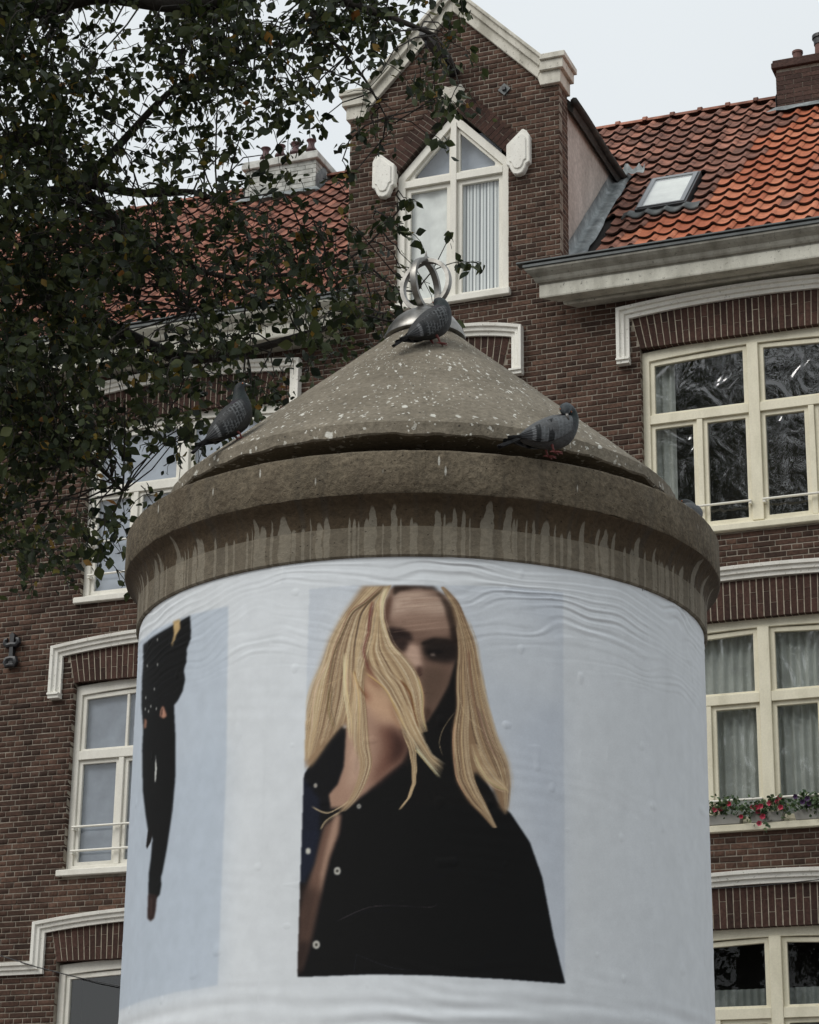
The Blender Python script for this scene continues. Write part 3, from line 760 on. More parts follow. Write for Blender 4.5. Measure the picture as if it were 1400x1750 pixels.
# ------------------------------------------------ cornice with gutter
CPROF = [(.0, 12.345), (.46, 12.345), (.47, 12.33), (.47, 12.305), (.455, 12.295), (.452, 12.275), (.425, 12.245), (.385, 12.21), (.37, 12.175), (.355, 12.155), (.335, 12.15), (.33, 12.135), (.33, 12.005), (.325, 11.99), (.17, 11.99), (.17, 12.04), (.135, 12.04), (.13, 11.985), (.118, 11.97), (.0, 11.97)]
def cornice(side):
    f = (lambda s: s) if side > 0 else mir
    V = []; n = len(CPROF); F_ = []
    for d_, z in CPROF: V.append((f(1.90 - d_), -d_, z))
    for d_, z in CPROF: V.append((f(8.0), -d_, z))
    for i in range(n - 1): F_.append((i, i + 1, n + i + 1, n + i))
    F_.append(tuple(range(n)))
    if side > 0: F_ = [tuple(reversed(q_)) for q_ in F_]
    m_ = MB(); m_.add(V, F_); o = m_.build('cornice', M['gutter_paint'] if side > 0 else M['fascia_paint'], house)
    me = o.data; me.materials.append(M['zinc']); me.materials.append(M['fascia_paint'])
    for p_ in me.polygons:
        zc = sum(me.vertices[v].co.z for v in p_.vertices) / len(p_.vertices)
        if zc > 12.30: p_.material_index = 1
        elif zc < 12.12: p_.material_index = 2
    m_ = MB(); a, c = sorted((f(1.36), f(8.)))
    m_.box((a, -.485, 12.348), (c, -.36, 12.368)); m_.build('gutter_edge', M['zinc'], o, bevel=.004)
    return o
cornice(1); cornice(-1)

# ------------------------------------------------ roof
PH = math.radians(45); RD0, RZ0 = .1, 12.2; RLEN = 5.85
def roof_pt(s, u, h=0.): return (s, -RD0 + u * math.cos(PH) - h * math.sin(PH), RZ0 + u * math.sin(PH) + h * math.cos(PH))
TW, TL = .2165, .285
DZ = 14.62; DB = (DZ - RZ0) / math.tan(PH) - RD0
def tile_mesh(name):
    n = 11; prof = []
    for i in range(n + 1):
        t = i / n
        h = -.020 * math.sin(PI * t / .66) if t < .66 else .026 * math.sin(PI * (t - .66) / .34)
        prof.append((t * (TW + .012), h))
    th = .024; V = []
    for u, lift in ((0., .038), (TL + .05, -.002)):
        for x, h in prof: V.append((x, u, h + lift))
    for x, h in prof: V.append((x, .002, h + .038 - th))
    for x, h in prof: V.append((x, .07, h + .038 - th - .006))
    m1 = n + 1; F_ = []
    for i in range(n):
        F_ += [(i, i+1, m1+i+1, m1+i), (2*m1+i, 2*m1+i+1, i+1, i), (3*m1+i, 3*m1+i+1, 2*m1+i+1, 2*m1+i)]
    me = bpy.data.meshes.new(name); me.from_pydata(V, [], F_)
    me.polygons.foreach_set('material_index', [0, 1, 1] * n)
    me.polygons.foreach_set('use_smooth', [True] * len(me.polygons)); me.update(); me.set_sharp_from_angle(angle=math.radians(50)); return me, V, F_
tm, TV, TF = tile_mesh('roof_tile'); TV = np.array(TV); TF = np.array(TF)
tmeshes = {}
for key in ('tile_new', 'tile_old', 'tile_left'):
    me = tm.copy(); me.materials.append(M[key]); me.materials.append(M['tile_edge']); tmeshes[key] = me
Rroof = Matrix.Rotation(PH, 4, 'X')
def roof_tiles(side):
    sa, sb = (GC + GH + .02, 7.9) if side > 0 else (-7.6, GC - GH - .02)
    ud = (DZ - RZ0) / math.sin(PH); e1, e2 = (sa, sb) if side > 0 else (sb, sa)
    fc = [(0, 1, 2, 3, 6), (3, 2, 4, 5)]
    if side < 0: fc = [tuple(reversed(q_)) for q_ in fc]
    m_ = MB(); m_.add([roof_pt(e1, -.1, -.02), roof_pt(e2, -.1, -.02), roof_pt(e2, RLEN, -.02), roof_pt(GC, RLEN, -.02),
                       (e2, 8.4, 12.0), (GC, 8.4, 12.0), roof_pt(e1, ud, -.02)], fc)
    rf = m_.build('roof', M['roof_felt'], house)
    cells = []
    nrow = int(RLEN / TL)
    for r_ in range(nrow + 1):
        u = RLEN - .1 - (r_ + 1) * TL
        if u < -.15: break
        ncol = int((sb - sa) / TW)
        for c in range(-6, ncol + 1):
            s = sa + c * TW if side > 0 else sb - (c + 1) * TW
            if c < 0 and RZ0 + (u + TL) * math.sin(PH) < DZ + (GC + GH + .05 - (s + TW / 2 if side > 0 else mir(s + TW / 2))) * 1.14 : continue
            if side > 0 and 2.15 - TW * .6 < s < 2.80 - TW * .5 and 1.96 < u + TL * .5 < 3.1: continue
            if side > 0 and s < 1.8 and u < 2.0: continue
            if side > 0 and s + TW / 2 > 3.37 and s < 4.7 and u > 5.05: continue
            if side < 0 and -3.95 < s < -2.85 and u > 5.1: continue
            x, y = project(H2W(roof_pt(s + TW / 2, u + TL / 2)))
            old = s < 2.9 + max(0, (u - 1.9)) * .14 and u > 1.75 or (s < 2.25 and random.random() < .8) or random.random() < .05
            key = 'tile_left' if side < 0 else ('tile_old' if old else 'tile_new')
            vis = 0 < x < 1405 and y > -20 and (x > 958 if side > 0 else x < 600)
            cells.append((s, u, key, vis, x))
    return rf, cells
done_tiles = 0
for side in (1, -1):
    rf, cells = roof_tiles(side)
    order = sorted(range(len(cells)), key=lambda i: (not cells[i][3], -cells[i][0] if side > 0 else -cells[i][0]))
    lim = 300 - done_tiles; V = {k_: [] for k_ in tmeshes}
    for n_, i in enumerate(order):
        s, u, key, vis, x = cells[i]
        j1, j2, j3 = random.uniform(-.004, .004), random.uniform(-.012, .012), random.gauss(0, .013)
        loc = roof_pt(s + j1, u + j2, random.uniform(0, .006))
        if vis and n_ < lim:
            o = bpy.data.objects.new('roof_tile', tmeshes[key]); COL.objects.link(o); o.parent = rf; o.location = loc
            o.rotation_euler = (PH + random.gauss(0, .012), 0, j3); done_tiles += 1
        else:
            P_ = TV.copy(); y_ = P_[:, 1] * math.cos(PH) - P_[:, 2] * math.sin(PH); z_ = P_[:, 1] * math.sin(PH) + P_[:, 2] * math.cos(PH)
            V[key].append(np.stack([P_[:, 0] + loc[0], y_ + loc[1], z_ + loc[2]], 1))
    for key, L in V.items():
        if not L: continue
        n = len(L); Fq = (TF[None] + (np.arange(n) * len(TV))[:, None, None]).reshape(-1, 4)
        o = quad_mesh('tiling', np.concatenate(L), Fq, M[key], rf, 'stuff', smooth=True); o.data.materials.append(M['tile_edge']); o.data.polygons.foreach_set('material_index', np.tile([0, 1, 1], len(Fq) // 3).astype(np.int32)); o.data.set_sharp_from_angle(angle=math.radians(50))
    # ridge caps
    sa, sb = (GC + .02, 7.8) if side > 0 else (-7.6, GC - .3)
    x = sa
    cyc = 0
    while x < sb:
        if (side > 0 and 3.3 < x + .18 < 4.65) or (side < 0 and -3.95 < x + .18 < -2.75): x += .36; continue
        V = []; F_ = []; n = 8
        for u_, r_ in ((0, .088), (.05, .088), (.051, .066), (.372, .064)):
            for k_ in range(n + 1):
                a = PI * (k_ / n) ; V.append((x + u_, -RD0 + RLEN * math.cos(PH) + math.cos(a) * r_ * 1.15, RZ0 + RLEN * math.sin(PH) - .015 + math.sin(a) * r_))
        for i in range(3):
            for k_ in range(n): F_.append((i*(n+1)+k_, i*(n+1)+k_+1, (i+1)*(n+1)+k_+1, (i+1)*(n+1)+k_))
        F_.append(tuple(range(n, -1, -1)))
        m_ = MB(); m_.add(V, F_); m_.build('ridge_tile', M['tile_old'], rf, smooth=True, auto=45); x += .36

# skylight
sk0, sk1, u0, u1 = 2.18, 2.775, 2.0, 3.08
def roof_ring(name, o_, i_, h0, h1, mat, parent):
    V = []
    for h in (h1, h0):
        for P_ in (o_, i_): V += [roof_pt(s, u, h) for s, u in P_]
    F_ = []
    for i in range(4):
        j = (i + 1) % 4; F_ += [(i, j, 4+j, 4+i), (4+i, 4+j, 12+j, 12+i), (j, i, 8+i, 8+j)]
    m_ = MB(); m_.add(V, F_); return m_.build(name, mat, parent, bevel=.004)
skl = roof_ring('skylight', rect(sk0, sk1, u0, u1), rect(sk0 + .02, sk1 - .02, u0 + .025, u1 - .03), -.02, .085, M['dark_frame'], house)
roof_ring('sash', rect(sk0 + .024, sk1 - .024, u0 + .03, u1 - .035), rect(sk0 + .075, sk1 - .075, u0 + .055, u1 - .1), .02, .1, M['sky_frame'], skl)
m_ = MB(); m_.add([roof_pt(s, u, .09) for s, u in rect(sk0 + .07, sk1 - .07, u0 + .05, u1 - .095)], [(0, 1, 2, 3)]); m_.build('pane', M['skylight_glass'], skl)
m_ = MB(); m_.add([roof_pt(s, u, .07) for s, u in rect(sk0 + .07, sk1 - .07, u0 + .05, u1 - .095)], [(0, 1, 2, 3)]); m_.build('blind', M['blind_white'], skl)  # pale sheet under the pane, coloured to stand for the reflected sky
# lead apron below the skylight that follows the tiles
V = []; F_ = []; n = 44
for i in range(n + 1):
    s = sk0 - .14 + (sk1 - sk0 + .3) * i / n; t = ((s - (GC + GH + .02)) / TW) % 1
    h = -.020 * math.sin(PI * t / .66) if t < .66 else .026 * math.sin(PI * (t - .66) / .34)
    V += [roof_pt(s, u0 - .14, h + .062), roof_pt(s, u0 + .04, h * .5 + .06), roof_pt(s, u0 - .14, h + .045)]
for i in range(n): F_ += [(3*i, 3*i+3, 3*i+4, 3*i+1), (3*i+2, 3*i+5, 3*i+3, 3*i)]
m_ = MB(); m_.add(V, F_); m_.build('apron', M['zinc'], skl, smooth=True)

# dormer behind the gable: plastered cheek, dark roof, lead flashing
for side in (1, -1):
    f = (lambda s: s) if side > 0 else mir
    s_ = GC + GH - .02
    pts = [(.305, 12.2), (.305, DZ), (DB + .25, DZ), (DB + .1, DZ - .1), (.33, 12.2)]
    V = [(f(s_), y, z) for y, z in pts] + [(f(s_ - .1), y, z) for y, z in pts]; n = len(pts)
    m_ = MB(); fs = [tuple(range(n - 1, -1, -1)), tuple(range(n, 2*n))] + [(i, (i+1) % n, (i+1) % n + n, i + n) for i in range(n)]
    if side > 0: fs = [tuple(reversed(q_)) for q_ in fs]
    m_.add(V, fs); m_.build('dormer_cheek', M['plaster'], house)
    # roof slope with a thick bitumen edge
    o1, o2 = GC + GH + .07, GC
    zt = 15.95; yb = 4.3
    V = [(f(o1), .36, DZ), (f(o1), yb, DZ), (f(o2), yb, zt), (f(o2), .36, zt), (f(o1 - .03), .36, DZ - .1), (f(o1 - .03), yb, DZ - .1), (f(o2), yb, zt - .1), (f(o2), .36, zt - .1)]
    fs = [(0, 1, 2, 3), (7, 6, 5, 4), (4, 5, 1, 0), (3, 7, 4, 0)]
    if side < 0: fs = [tuple(reversed(q_)) for q_ in fs]
    m_ = MB(); m_.add(V, fs); dr = m_.build('dormer_roof', M['bitumen'], house)
    m_ = MB(); pp = [(f(o1 + .01), .3 + t * 2.6, DZ + .015 + .012 * math.sin(t * 9)) for t in np.linspace(0, 1, 14)]; m_.tube(pp, .045, 7); m_.build('roof_edge', M['bitumen'], dr, smooth=True)
    V = []; F_ = []; n = 16
    for i in range(n + 1):
        u = .12 + (DB + RD0) / math.cos(PH) * 1.02 * i / n - .1
        for j, (ds, h) in enumerate(((0, .2), (.003, .075), (.06, .062), (.135, .06), (.155, .03))):
            V.append(roof_pt(f(s_ + .004 + ds + random.uniform(-.012, .012) * (j > 2)), u, h + random.uniform(-.008, .008)))
    for i in range(n):
        for j in range(4): F_.append((i*5+j, i*5+j+1, (i+1)*5+j+1, (i+1)*5+j))
    if side < 0: F_ = [tuple(reversed(q_)) for q_ in F_]
    m_ = MB(); m_.add(V, F_); m_.build('flashing', M['lead'], house, smooth=True)
    # crumpled end of the flashing at the top of the cheek
    V = []; F_ = []
    for i in range(9):
        a = i / 8
        for j in range(4): V.append(roof_pt(f(s_ + .06 + .3 * a), (DB + RD0) / math.cos(PH) - .02 + .07 * j - .12 * a, .075 + random.uniform(0, .05) * (1 + (j == 3))))
    for i in range(8):
        for j in range(3): F_.append((i*4+j, (i+1)*4+j, (i+1)*4+j+1, i*4+j+1))
    if side < 0: F_ = [tuple(reversed(q_)) for q_ in F_]
    m_ = MB(); m_.add(V, F_); m_.build('flashing', M['lead'], house, smooth=True)

# ------------------------------------------------ chimneys
def chimney(name, s0, s1, y0, y1, zb, zt, mat, mort, cap):
    m_ = MB(); m_.box((s0 + .008, y0 + .008, zb), (s1 - .008, y1 - .008, zt)); ch = m_.build(name, mort, house)
    nz_ = int((zt - zb) / .064)
    for r_ in range(nz_):
        za = zb + r_ * .064
        x = s0 - (.11 if r_ % 2 else 0)
        while x < s1 - .01:
            a, c = max(s0, x), min(s1, x + .212)
            if c - a > .02:
                m_ = MB(); m_.box((a, y0 + random.uniform(-.002, .002), za), (c, y0 + .09, za + .055)); m_.build('chimney_brick', mat, ch)
            x += .22
        y = y0 + .1 - (.0 if r_ % 2 else .06)
        while y < y1 - .01:
            a, c = max(y0 + .095, y), min(y1, y + .212)
            if c - a > .02:
                for xs_ in ((s1 - .09, s1), (s0, s0 + .09)):
                    m_ = MB(); m_.box((xs_[0], a, za), (xs_[1], c, za + .055)); m_.build('chimney_brick', mat, ch)
            y += .22
    m_ = MB(); m_.box((s0 - .045, y0 - .045, zt - .005), (s1 + .045, y1 + .045, zt + .075)); m_.box((s0 - .03, y0 - .03, zt + .075), (s1 + .03, y1 + .03, zt + .115)); m_.build('chimney_cap', cap, ch, bevel=.008)
    # lead skirt
    m_ = MB(); u_ = (y0 + RD0) / math.cos(PH)
    V = []; n = 12
    for i in range(n + 1):
        s = s0 - .12 + (s1 - s0 + .24) * i / n
        V += [roof_pt(s, u_ - .09 + .02 * math.sin(i * 2.1), .07 + .012 * math.sin(i * 3)), (s if s0 < s < s1 else max(s0 - .02, min(s1 + .02, s)), y0 - .012, RZ0 + (y0 + RD0) + .09)]
    m_.add(V, [(2*i, 2*i+2, 2*i+3, 2*i+1) for i in range(n)]); m_.build('flashing', M['lead'], ch, smooth=True)
    for sg, xs_ in ((1, s1 + .012), (-1, s0 - .012)):
        m_ = MB(); pts = [(y0 - .02, RZ0 + y0 + RD0 - .02), (y1 * .5 + y0 * .5, RZ0 + (y0 + y1) / 2 + RD0), (y1 * .5 + y0 * .5, RZ0 + (y0 + y1) / 2 + RD0 + .25), (y0 - .02, RZ0 + y0 + RD0 + .24)]
        fc = (0, 1, 2, 3) if sg > 0 else (3, 2, 1, 0)
        m_.add([(xs_, y, z) for y, z in pts], [fc]); m_.build('flashing', M['lead'], ch)
    return ch
chR = chimney('chimney', 3.37, 4.65, 3.58, 4.3, 15.5, 16.50, M['chimney_brick'], M['mortar'], M['chimney_brick'])
chR['label'] = 'dark brown brick chimney at the right end of the ridge'
chL = chimney('chimney', -3.86, -2.83, 3.6, 4.25, 15.5, 16.40, M['white_brick'], M['white_brick'], M['white_brick'])
chL['label'] = 'white painted brick chimney behind the tree'
def pot(ch, s, y, z, kind):
    m_ = MB()
    if kind == 'plain': m_.lathe([(.06, 0), (.06, .13), (.068, .135), (.068, .165), (.05, .165), (.045, .05)], 18, (s, y))
    elif kind == 'cowl': m_.lathe([(.075, 0), (.07, .2), (.055, .2), (.055, .05)], 18, (s, y))
    else: m_.lathe([(.058, 0), (.052, .07), (.078, .085), (.075, .105), (.05, .135), (.042, .18), (.048, .215), (.068, .235), (.066, .245), (.04, .235), (.035, .1)], 18, (s, y))
    m_.v = [(a, b_, c + z) for a, b_, c in m_.v]
    p_ = m_.build('chimney_pot', M['clay'] if kind != 'flared' else M['clay_dark'], ch, smooth=True, auto=40)
    if kind == 'cowl':
        m_ = MB(); m_.lathe([(.08, z + .2), (.085, z + .28), (.1, z + .285), (.1, z + .33), (.02, z + .36), (.001, z + .36)], 18, (s, y)); 
        m_.build('cowl', M['iron'], p_, smooth=True, auto=40)
for s_, kd in ((3.63, 'plain'), (3.92, 'cowl'), (4.3, 'plain')): pot(chR, s_, 3.70, 16.6, kd)
for s_ in (-3.62, -3.40, -3.18, -2.95): pot(chL, s_, 3.70, 16.5, 'flared')

# thin cables clipped to the facade
m_ = MB(); m_.tube([(-5.2, -.05, 5.62), (-4.62, -.05, 5.42), (-4.1, -.12, 5.26), (-3.6, -.12, 5.13), (-3.1, -.12, 5.02), (-2.4, -.1, 4.9)], .006, 5); m_.build('wall_cable', M['iron'], house)
m_ = MB(); m_.tube([(2.2, -.07, 5.72), (3.1, -.06, 5.70), (3.6, -.06, 5.70), (4.3, -.06, 5.735), (5.6, -.06, 5.78)], .005, 5); m_.build('wall_cable', M['iron'], house)

# ================================================================== the advertising column
AX, AY = .0396, 6.4646
RC = .8
column = empty('advertising_column', (AX, AY, 0))
tag(column, 'round concrete advertising column with a conical roof and steel finial', 'column')
m_ = MB(); m_.lathe([(.86, 0), (.86, .35), (.84, .38), (.797, .40), (.797, 3.485)], 96); m_.build('shaft', M['concrete'], column, smooth=True, auto=40)
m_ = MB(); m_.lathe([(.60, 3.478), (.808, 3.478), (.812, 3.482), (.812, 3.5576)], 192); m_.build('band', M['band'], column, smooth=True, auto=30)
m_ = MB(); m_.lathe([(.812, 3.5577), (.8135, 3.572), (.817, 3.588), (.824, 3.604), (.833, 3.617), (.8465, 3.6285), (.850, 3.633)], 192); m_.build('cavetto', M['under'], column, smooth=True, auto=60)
m_ = MB(); m_.lathe([(.850, 3.6331), (.8525, 3.637), (.8525, 3.742), (.849, 3.749), (.840, 3.7525), (.60, 3.757)], 192)
rng_ = random.Random(5)
m_.v = [(x + rng_.gauss(0, .0007), y + rng_.gauss(0, .0007), z + rng_.gauss(0, .0006)) for x, y, z in m_.v]
m_.build('rim', M['rim'], column, smooth=True, auto=50)
m_ = MB(); m_.lathe([(.58, 3.75), (.58, 3.87)], 64); m_.build('neck', M['roof_felt'], column)  # near-black colour puts the shade of the gap onto the neck
prof = [(.57, 3.855), (.716, 3.838), (.734, 3.834), (.739, 3.838), (.7385, 3.874), (.733, 3.881)]
for i in range(1, 25):
    t = i / 24; prof.append((.733 + (.105 - .733) * t, 3.881 + (4.425 - 3.881) * t))
m_ = MB(); m_.lathe(prof, 240)
out = []
for idx, (x, y, z) in enumerate(m_.v):
    a = math.atan2(x, -y); 
    # the lower lip is chipped, the gap above the rim is uneven
    if z < 3.8385: 
        ch_ = .006 * max(0, math.sin(a * 17 + 1.3) * math.sin(a * 5.1)) + .004 * max(0, math.sin(a * 41)) ; z += ch_
    out.append((x + rng_.gauss(0, .0006), y + rng_.gauss(0, .0006), z + rng_.gauss(0, .0006)))
m_.v = out; m_.build('cone_roof', M['cone'], column, smooth=True, auto=25)
# steel finial: skirt, neck and two crossed rings with a point
m_ = MB(); m_.lathe([(.10, 4.420), (.121, 4.428), (.1215, 4.434), (.112, 4.458), (.092, 4.486), (.072, 4.503), (.05, 4.515), (.035, 4.519), (.03, 4.530), (.012, 4.536), (.001, 4.537)], 64); fin = m_.build('finial', M['steel'], column, smooth=True, auto=35)
RZ, RR = 4.608, .078
for aa in (-.50, -.50 + PI / 2):
    V = []; F_ = []; n = 64; sec = [(-.006, -.0095), (.006, -.0095), (.0072, 0), (.006, .0095), (-.006, .0095), (-.0072, 0)]
    for i in range(n):
        t = 2*PI*i/n
        for dr_, dw in sec:
            r_ = RR + dr_; px_, pz_ = r_ * math.cos(t), r_ * math.sin(t) * 1.0
            V.append((px_ * math.cos(aa) - dw * math.sin(aa), px_ * math.sin(aa) + dw * math.cos(aa), RZ + pz_))
    for i in range(n):
        for j in range(6): F_.append((i*6+j, i*6+(j+1) % 6, ((i+1) % n)*6+(j+1) % 6, ((i+1) % n)*6+j))
    m_ = MB(); m_.add(V, F_); m_.build('ring', M['steel'], fin, smooth=True, auto=50)
m_ = MB(); m_.lathe([(.014, 4.690), (.010, 4.698), (.0045, 4.704), (.001, 4.722)], 16); m_.build('point', M['steel'], fin, smooth=True)

# ------------------------------------------------ print on the posters, drawn in code
def lin(c):
    c = np.asarray(c, float) / 255
    return np.where(c <= .04045, c / 12.92, ((c + .055) / 1.055) ** 2.4)
PAPER = np.array([212., 216, 223])
class Canvas:
    def __init__(s, x0, y0, W, H, col, k=1.):
        s.x0, s.y0, s.k = x0, y0, k; s.W, s.H = int(W * k), int(H * k); s.a = np.tile(np.array(col, float), (s.H, s.W, 1))
    def mask(s, pts, soft=1.):
        P_ = (np.array(pts, float) - [s.x0, s.y0]) * s.k
        pad = int(soft * 3 + 3)
        xa, xb = max(0, int(P_[:, 0].min()) - pad), min(s.W, int(P_[:, 0].max()) + pad + 1); ya, yb = max(0, int(P_[:, 1].min()) - pad), min(s.H, int(P_[:, 1].max()) + pad + 1)
        if xb <= xa or yb <= ya: return None
        X, Y = np.meshgrid(np.arange(xa, xb), np.arange(ya, yb)); ins = np.zeros(X.shape, bool); n = len(P_)
        for i in range(n):
            (x1, y1), (x2, y2) = P_[i], P_[(i + 1) % n]
            if y1 == y2: continue
            cnd = ((y1 > Y) != (y2 > Y)) & (X < (x2 - x1) * (Y - y1) / (y2 - y1) + x1); ins ^= cnd
        m = ins.astype(float)
        r_ = int(round(soft * s.k))
        if r_ >= 1:
            for _ in range(2):
                for ax in (0, 1):
                    c_ = np.cumsum(np.pad(m, [(r_ + 1, r_) if a_ == ax else (0, 0) for a_ in (0, 1)], mode='edge'), axis=ax)
                    m = (np.take(c_, range(2*r_+1, c_.shape[ax]), ax) - np.take(c_, range(0, c_.shape[ax] - 2*r_ - 1), ax)) / (2*r_ + 1)
        return (slice(ya, yb), slice(xa, xb)), m
    def poly(s, pts, col, soft=1., alpha=1.):
        r_ = s.mask(pts, soft)
        if r_ is None: return
        sl, m = r_; m = (m * alpha)[..., None]; s.a[sl] = s.a[sl] * (1 - m) + np.array(col, float) * m
    def stroke(s, pts, w0, w1, col, alpha=.6, steps=None):
        P_ = (np.array(pts, float) - [s.x0, s.y0]) * s.k; n = len(P_)
        L = np.sum(np.linalg.norm(np.diff(P_, axis=0), axis=1)); steps = steps or max(8, int(L / 1.2))
        t = np.linspace(0, n - 1, steps); i = np.clip(t.astype(int), 0, n - 2); f = (t - i)[:, None]
        g = lambda j: P_[np.clip(j, 0, n - 1)]
        a, b_, c, d = g(i - 1), g(i), g(i + 1), g(i + 2)
        Q = .5 * (2*b_ + (c - a) * f + (2*a - 5*b_ + 4*c - d) * f**2 + (3*b_ - a - 3*c + d) * f**3)
        u = np.linspace(0, 1, steps); rr_ = (w0 + (w1 - w0) * u) * s.k / 2; R_ = int(max(w0, w1) * s.k / 2 + 1.5)
        al = alpha * np.minimum(np.minimum(1, 6 * u + .15), 5 * (1 - u) + .12)
        oy, ox = np.mgrid[-R_:R_+1, -R_:R_+1]; xi = np.rint(Q[:, 0]).astype(int); yi = np.rint(Q[:, 1]).astype(int)
        X = xi[:, None, None] + ox; Y = yi[:, None, None] + oy
        m = np.clip(rr_[:, None, None] + .5 - np.hypot(X - Q[:, 0, None, None], Y - Q[:, 1, None, None]), 0, 1) * al[:, None, None]
        ok = (X >= 0) & (X < s.W) & (Y >= 0) & (Y < s.H) & (m > 0)
        if not ok.any(): return
        X, Y, m = X[ok], Y[ok], m[ok]; xa, ya = X.min(), Y.min(); w_, h_ = X.max() - xa + 1, Y.max() - ya + 1
        o_ = np.argsort(m); buf = np.zeros(h_ * w_); buf[((Y - ya) * w_ + X - xa)[o_]] = m[o_]
        b3 = buf.reshape(h_, w_)[..., None]; sl = (slice(ya, ya + h_), slice(xa, xa + w_)); s.a[sl] = s.a[sl] * (1 - b3) + np.array(col, float) * b3
    def sample(s, x, y):
        X = np.clip((x - s.x0) * s.k, 0, s.W - 1.001); Y = np.clip((y - s.y0) * s.k, 0, s.H - 1.001)
        xi, yi = X.astype(int), Y.astype(int); fx, fy = (X - xi)[..., None], (Y - yi)[..., None]; a = s.a
        return a[yi, xi] * (1-fx) * (1-fy) + a[yi, xi+1] * fx * (1-fy) + a[yi+1, xi] * (1-fx) * fy + a[yi+1, xi+1] * fx * fy
def draw_portrait():
    c = Canvas(380, 940, 780, 830, PAPER)
    Z = lambda L: [(480 + x / 3.3333, 980 + y / 3.3333) for x, y in L]     # sketch coordinates, upper half
    B = lambda L: [(480 + x / 2.6923, 1300 + y / 2.6923) for x, y in L]    # lower half
    BLUE = (195, 201, 212)
    c.poly([(530, 1002), (600, 1001), (700, 1000), (800, 1001), (880, 1004), (961, 1012), (965, 1683), (740, 1668), (509, 1670), (520, 1330)], BLUE, 1.2)
    c.poly([(560, 1010), (880, 1012), (955, 1100), (960, 1200), (840, 1160), (800, 1040), (600, 1040), (540, 1200), (524, 1200)], (203, 208, 217), 14, .8)
    c.poly([(870, 1250), (962, 1200), (964, 1680), (930, 1500)], (187, 194, 208), 16, .6)
    DARK = (11, 12, 15); rg0 = random.Random(8)
    # shirt
    c.poly([(519, 1328), (535, 1300), (575, 1250), (640, 1230), (780, 1240), (850, 1372), (872, 1390), (905, 1440), (926, 1500), (945, 1600), (965, 1682), (860, 1674), (740, 1668), (640, 1666), (509, 1671), (512, 1500)], DARK, 1.)
    # shadow beside the face and neck, part of the printed picture
    c.poly(Z([(870, 100), (990, 200), (1020, 420), (1005, 760), (985, 930), (1010, 1180), (1080, 1330), (760, 1330), (690, 1000), (640, 860), (800, 700)]), (20, 19, 19), 2.)
    # face in the shade
    c.poly(Z([(625, 85), (700, 75), (860, 85), (940, 130), (985, 230), (1002, 350), (995, 500), (955, 640), (890, 760), (835, 850), (760, 830), (640, 700), (560, 500), (590, 200)]), (114, 90, 79), 2.)
    c.poly(Z([(640, 110), (800, 95), (930, 150), (960, 230), (900, 250), (760, 235), (620, 260)]), (192, 167, 152), 6, .9)
    c.poly(Z([(620, 240), (780, 225), (960, 250), (985, 330), (900, 340), (760, 330), (640, 310)]), (152, 125, 111), 6, .8)
    c.poly(Z([(935, 140), (1000, 220), (1010, 420), (1005, 520), (960, 420), (975, 300), (950, 200)]), (38, 28, 24), 4, .9)
    c.poly(Z([(605, 310), (680, 315), (740, 345), (750, 385), (690, 375), (640, 395), (610, 360)]), (40, 29, 27), 3, .95)
    c.poly(Z([(640, 395), (700, 380), (745, 400), (720, 440), (670, 450)]), (52, 38, 34), 3, .9)
    c.poly(Z([(810, 395), (870, 375), (960, 380), (1000, 410), (1000, 500), (940, 515), (850, 500), (815, 460)]), (34, 27, 25), 5, .95)
    c.poly(Z([(800, 395), (870, 372), (950, 380), (970, 392), (880, 388), (810, 412)]), (24, 19, 18), 2, .9)
    c.poly(Z([(800, 425), (840, 400), (900, 388), (990, 400), (1000, 450), (960, 480), (880, 478), (830, 470)]), (30, 24, 22), 5, .55); c.poly(Z([(600, 320), (660, 318), (725, 340), (748, 375), (720, 420), (660, 440), (620, 410)]), (38, 28, 26), 5, .55)
    c.stroke(Z([(770, 575), (790, 585), (806, 572)]), 2.4, 1.6, (36, 22, 20), .9); c.stroke(Z([(808, 690), (840, 682), (872, 694)]), 2.6, 1.8, (52, 30, 29), .8)
    c.poly(Z([(850, 455), (875, 452), (880, 470), (855, 472)]), (150, 135, 128), 1, .8)
    c.poly(Z([(830, 440), (900, 435), (930, 450), (900, 462), (835, 462)]), (18, 14, 14), 2, .7)
    c.poly(Z([(735, 395), (790, 420), (800, 490), (808, 540), (775, 545), (735, 520), (700, 480)]), (190, 160, 144), 4, .95)
    c.poly(Z([(775, 530), (806, 535), (800, 590), (775, 580)]), (64, 42, 38), 3, .9)
    c.poly(Z([(810, 540), (900, 530), (960, 560), (930, 660), (860, 780), (815, 760), (800, 640)]), (92, 73, 63), 7, .9)
    c.poly(Z([(800, 760), (850, 770), (860, 800), (825, 850), (800, 830)]), (62, 45, 38), 3, .8)
    c.poly(Z([(830, 870), (900, 790), (960, 680), (1000, 560), (1005, 760), (985, 900), (900, 960)]), (20, 17, 16), 7, .95)
    for _ in range(40):
        y0 = rg0.uniform(110, 330); x0 = rg0.uniform(620, 760); c.stroke(Z([(x0, y0 + 12), (x0 + 110, y0), (x0 + 220, y0 - rg0.uniform(0, 14))]), 2.2, 1.2, rg0.choice([(140, 112, 98), (170, 142, 126), (196, 170, 152), (112, 88, 76)]), .25)
    # cheek, neck and chest
    c.poly(Z([(440, 480), (560, 480), (660, 600), (720, 760), (700, 900), (560, 900), (420, 860)]), (184, 150, 124), 4)
    c.poly(Z([(430, 740), (520, 760), (620, 830), (700, 920), (725, 1000), (690, 1075), (600, 1150), (490, 1250), (380, 1335), (280, 1340), (265, 1260), (320, 1200), (355, 1100), (370, 900)]), (164, 132, 115), 3)
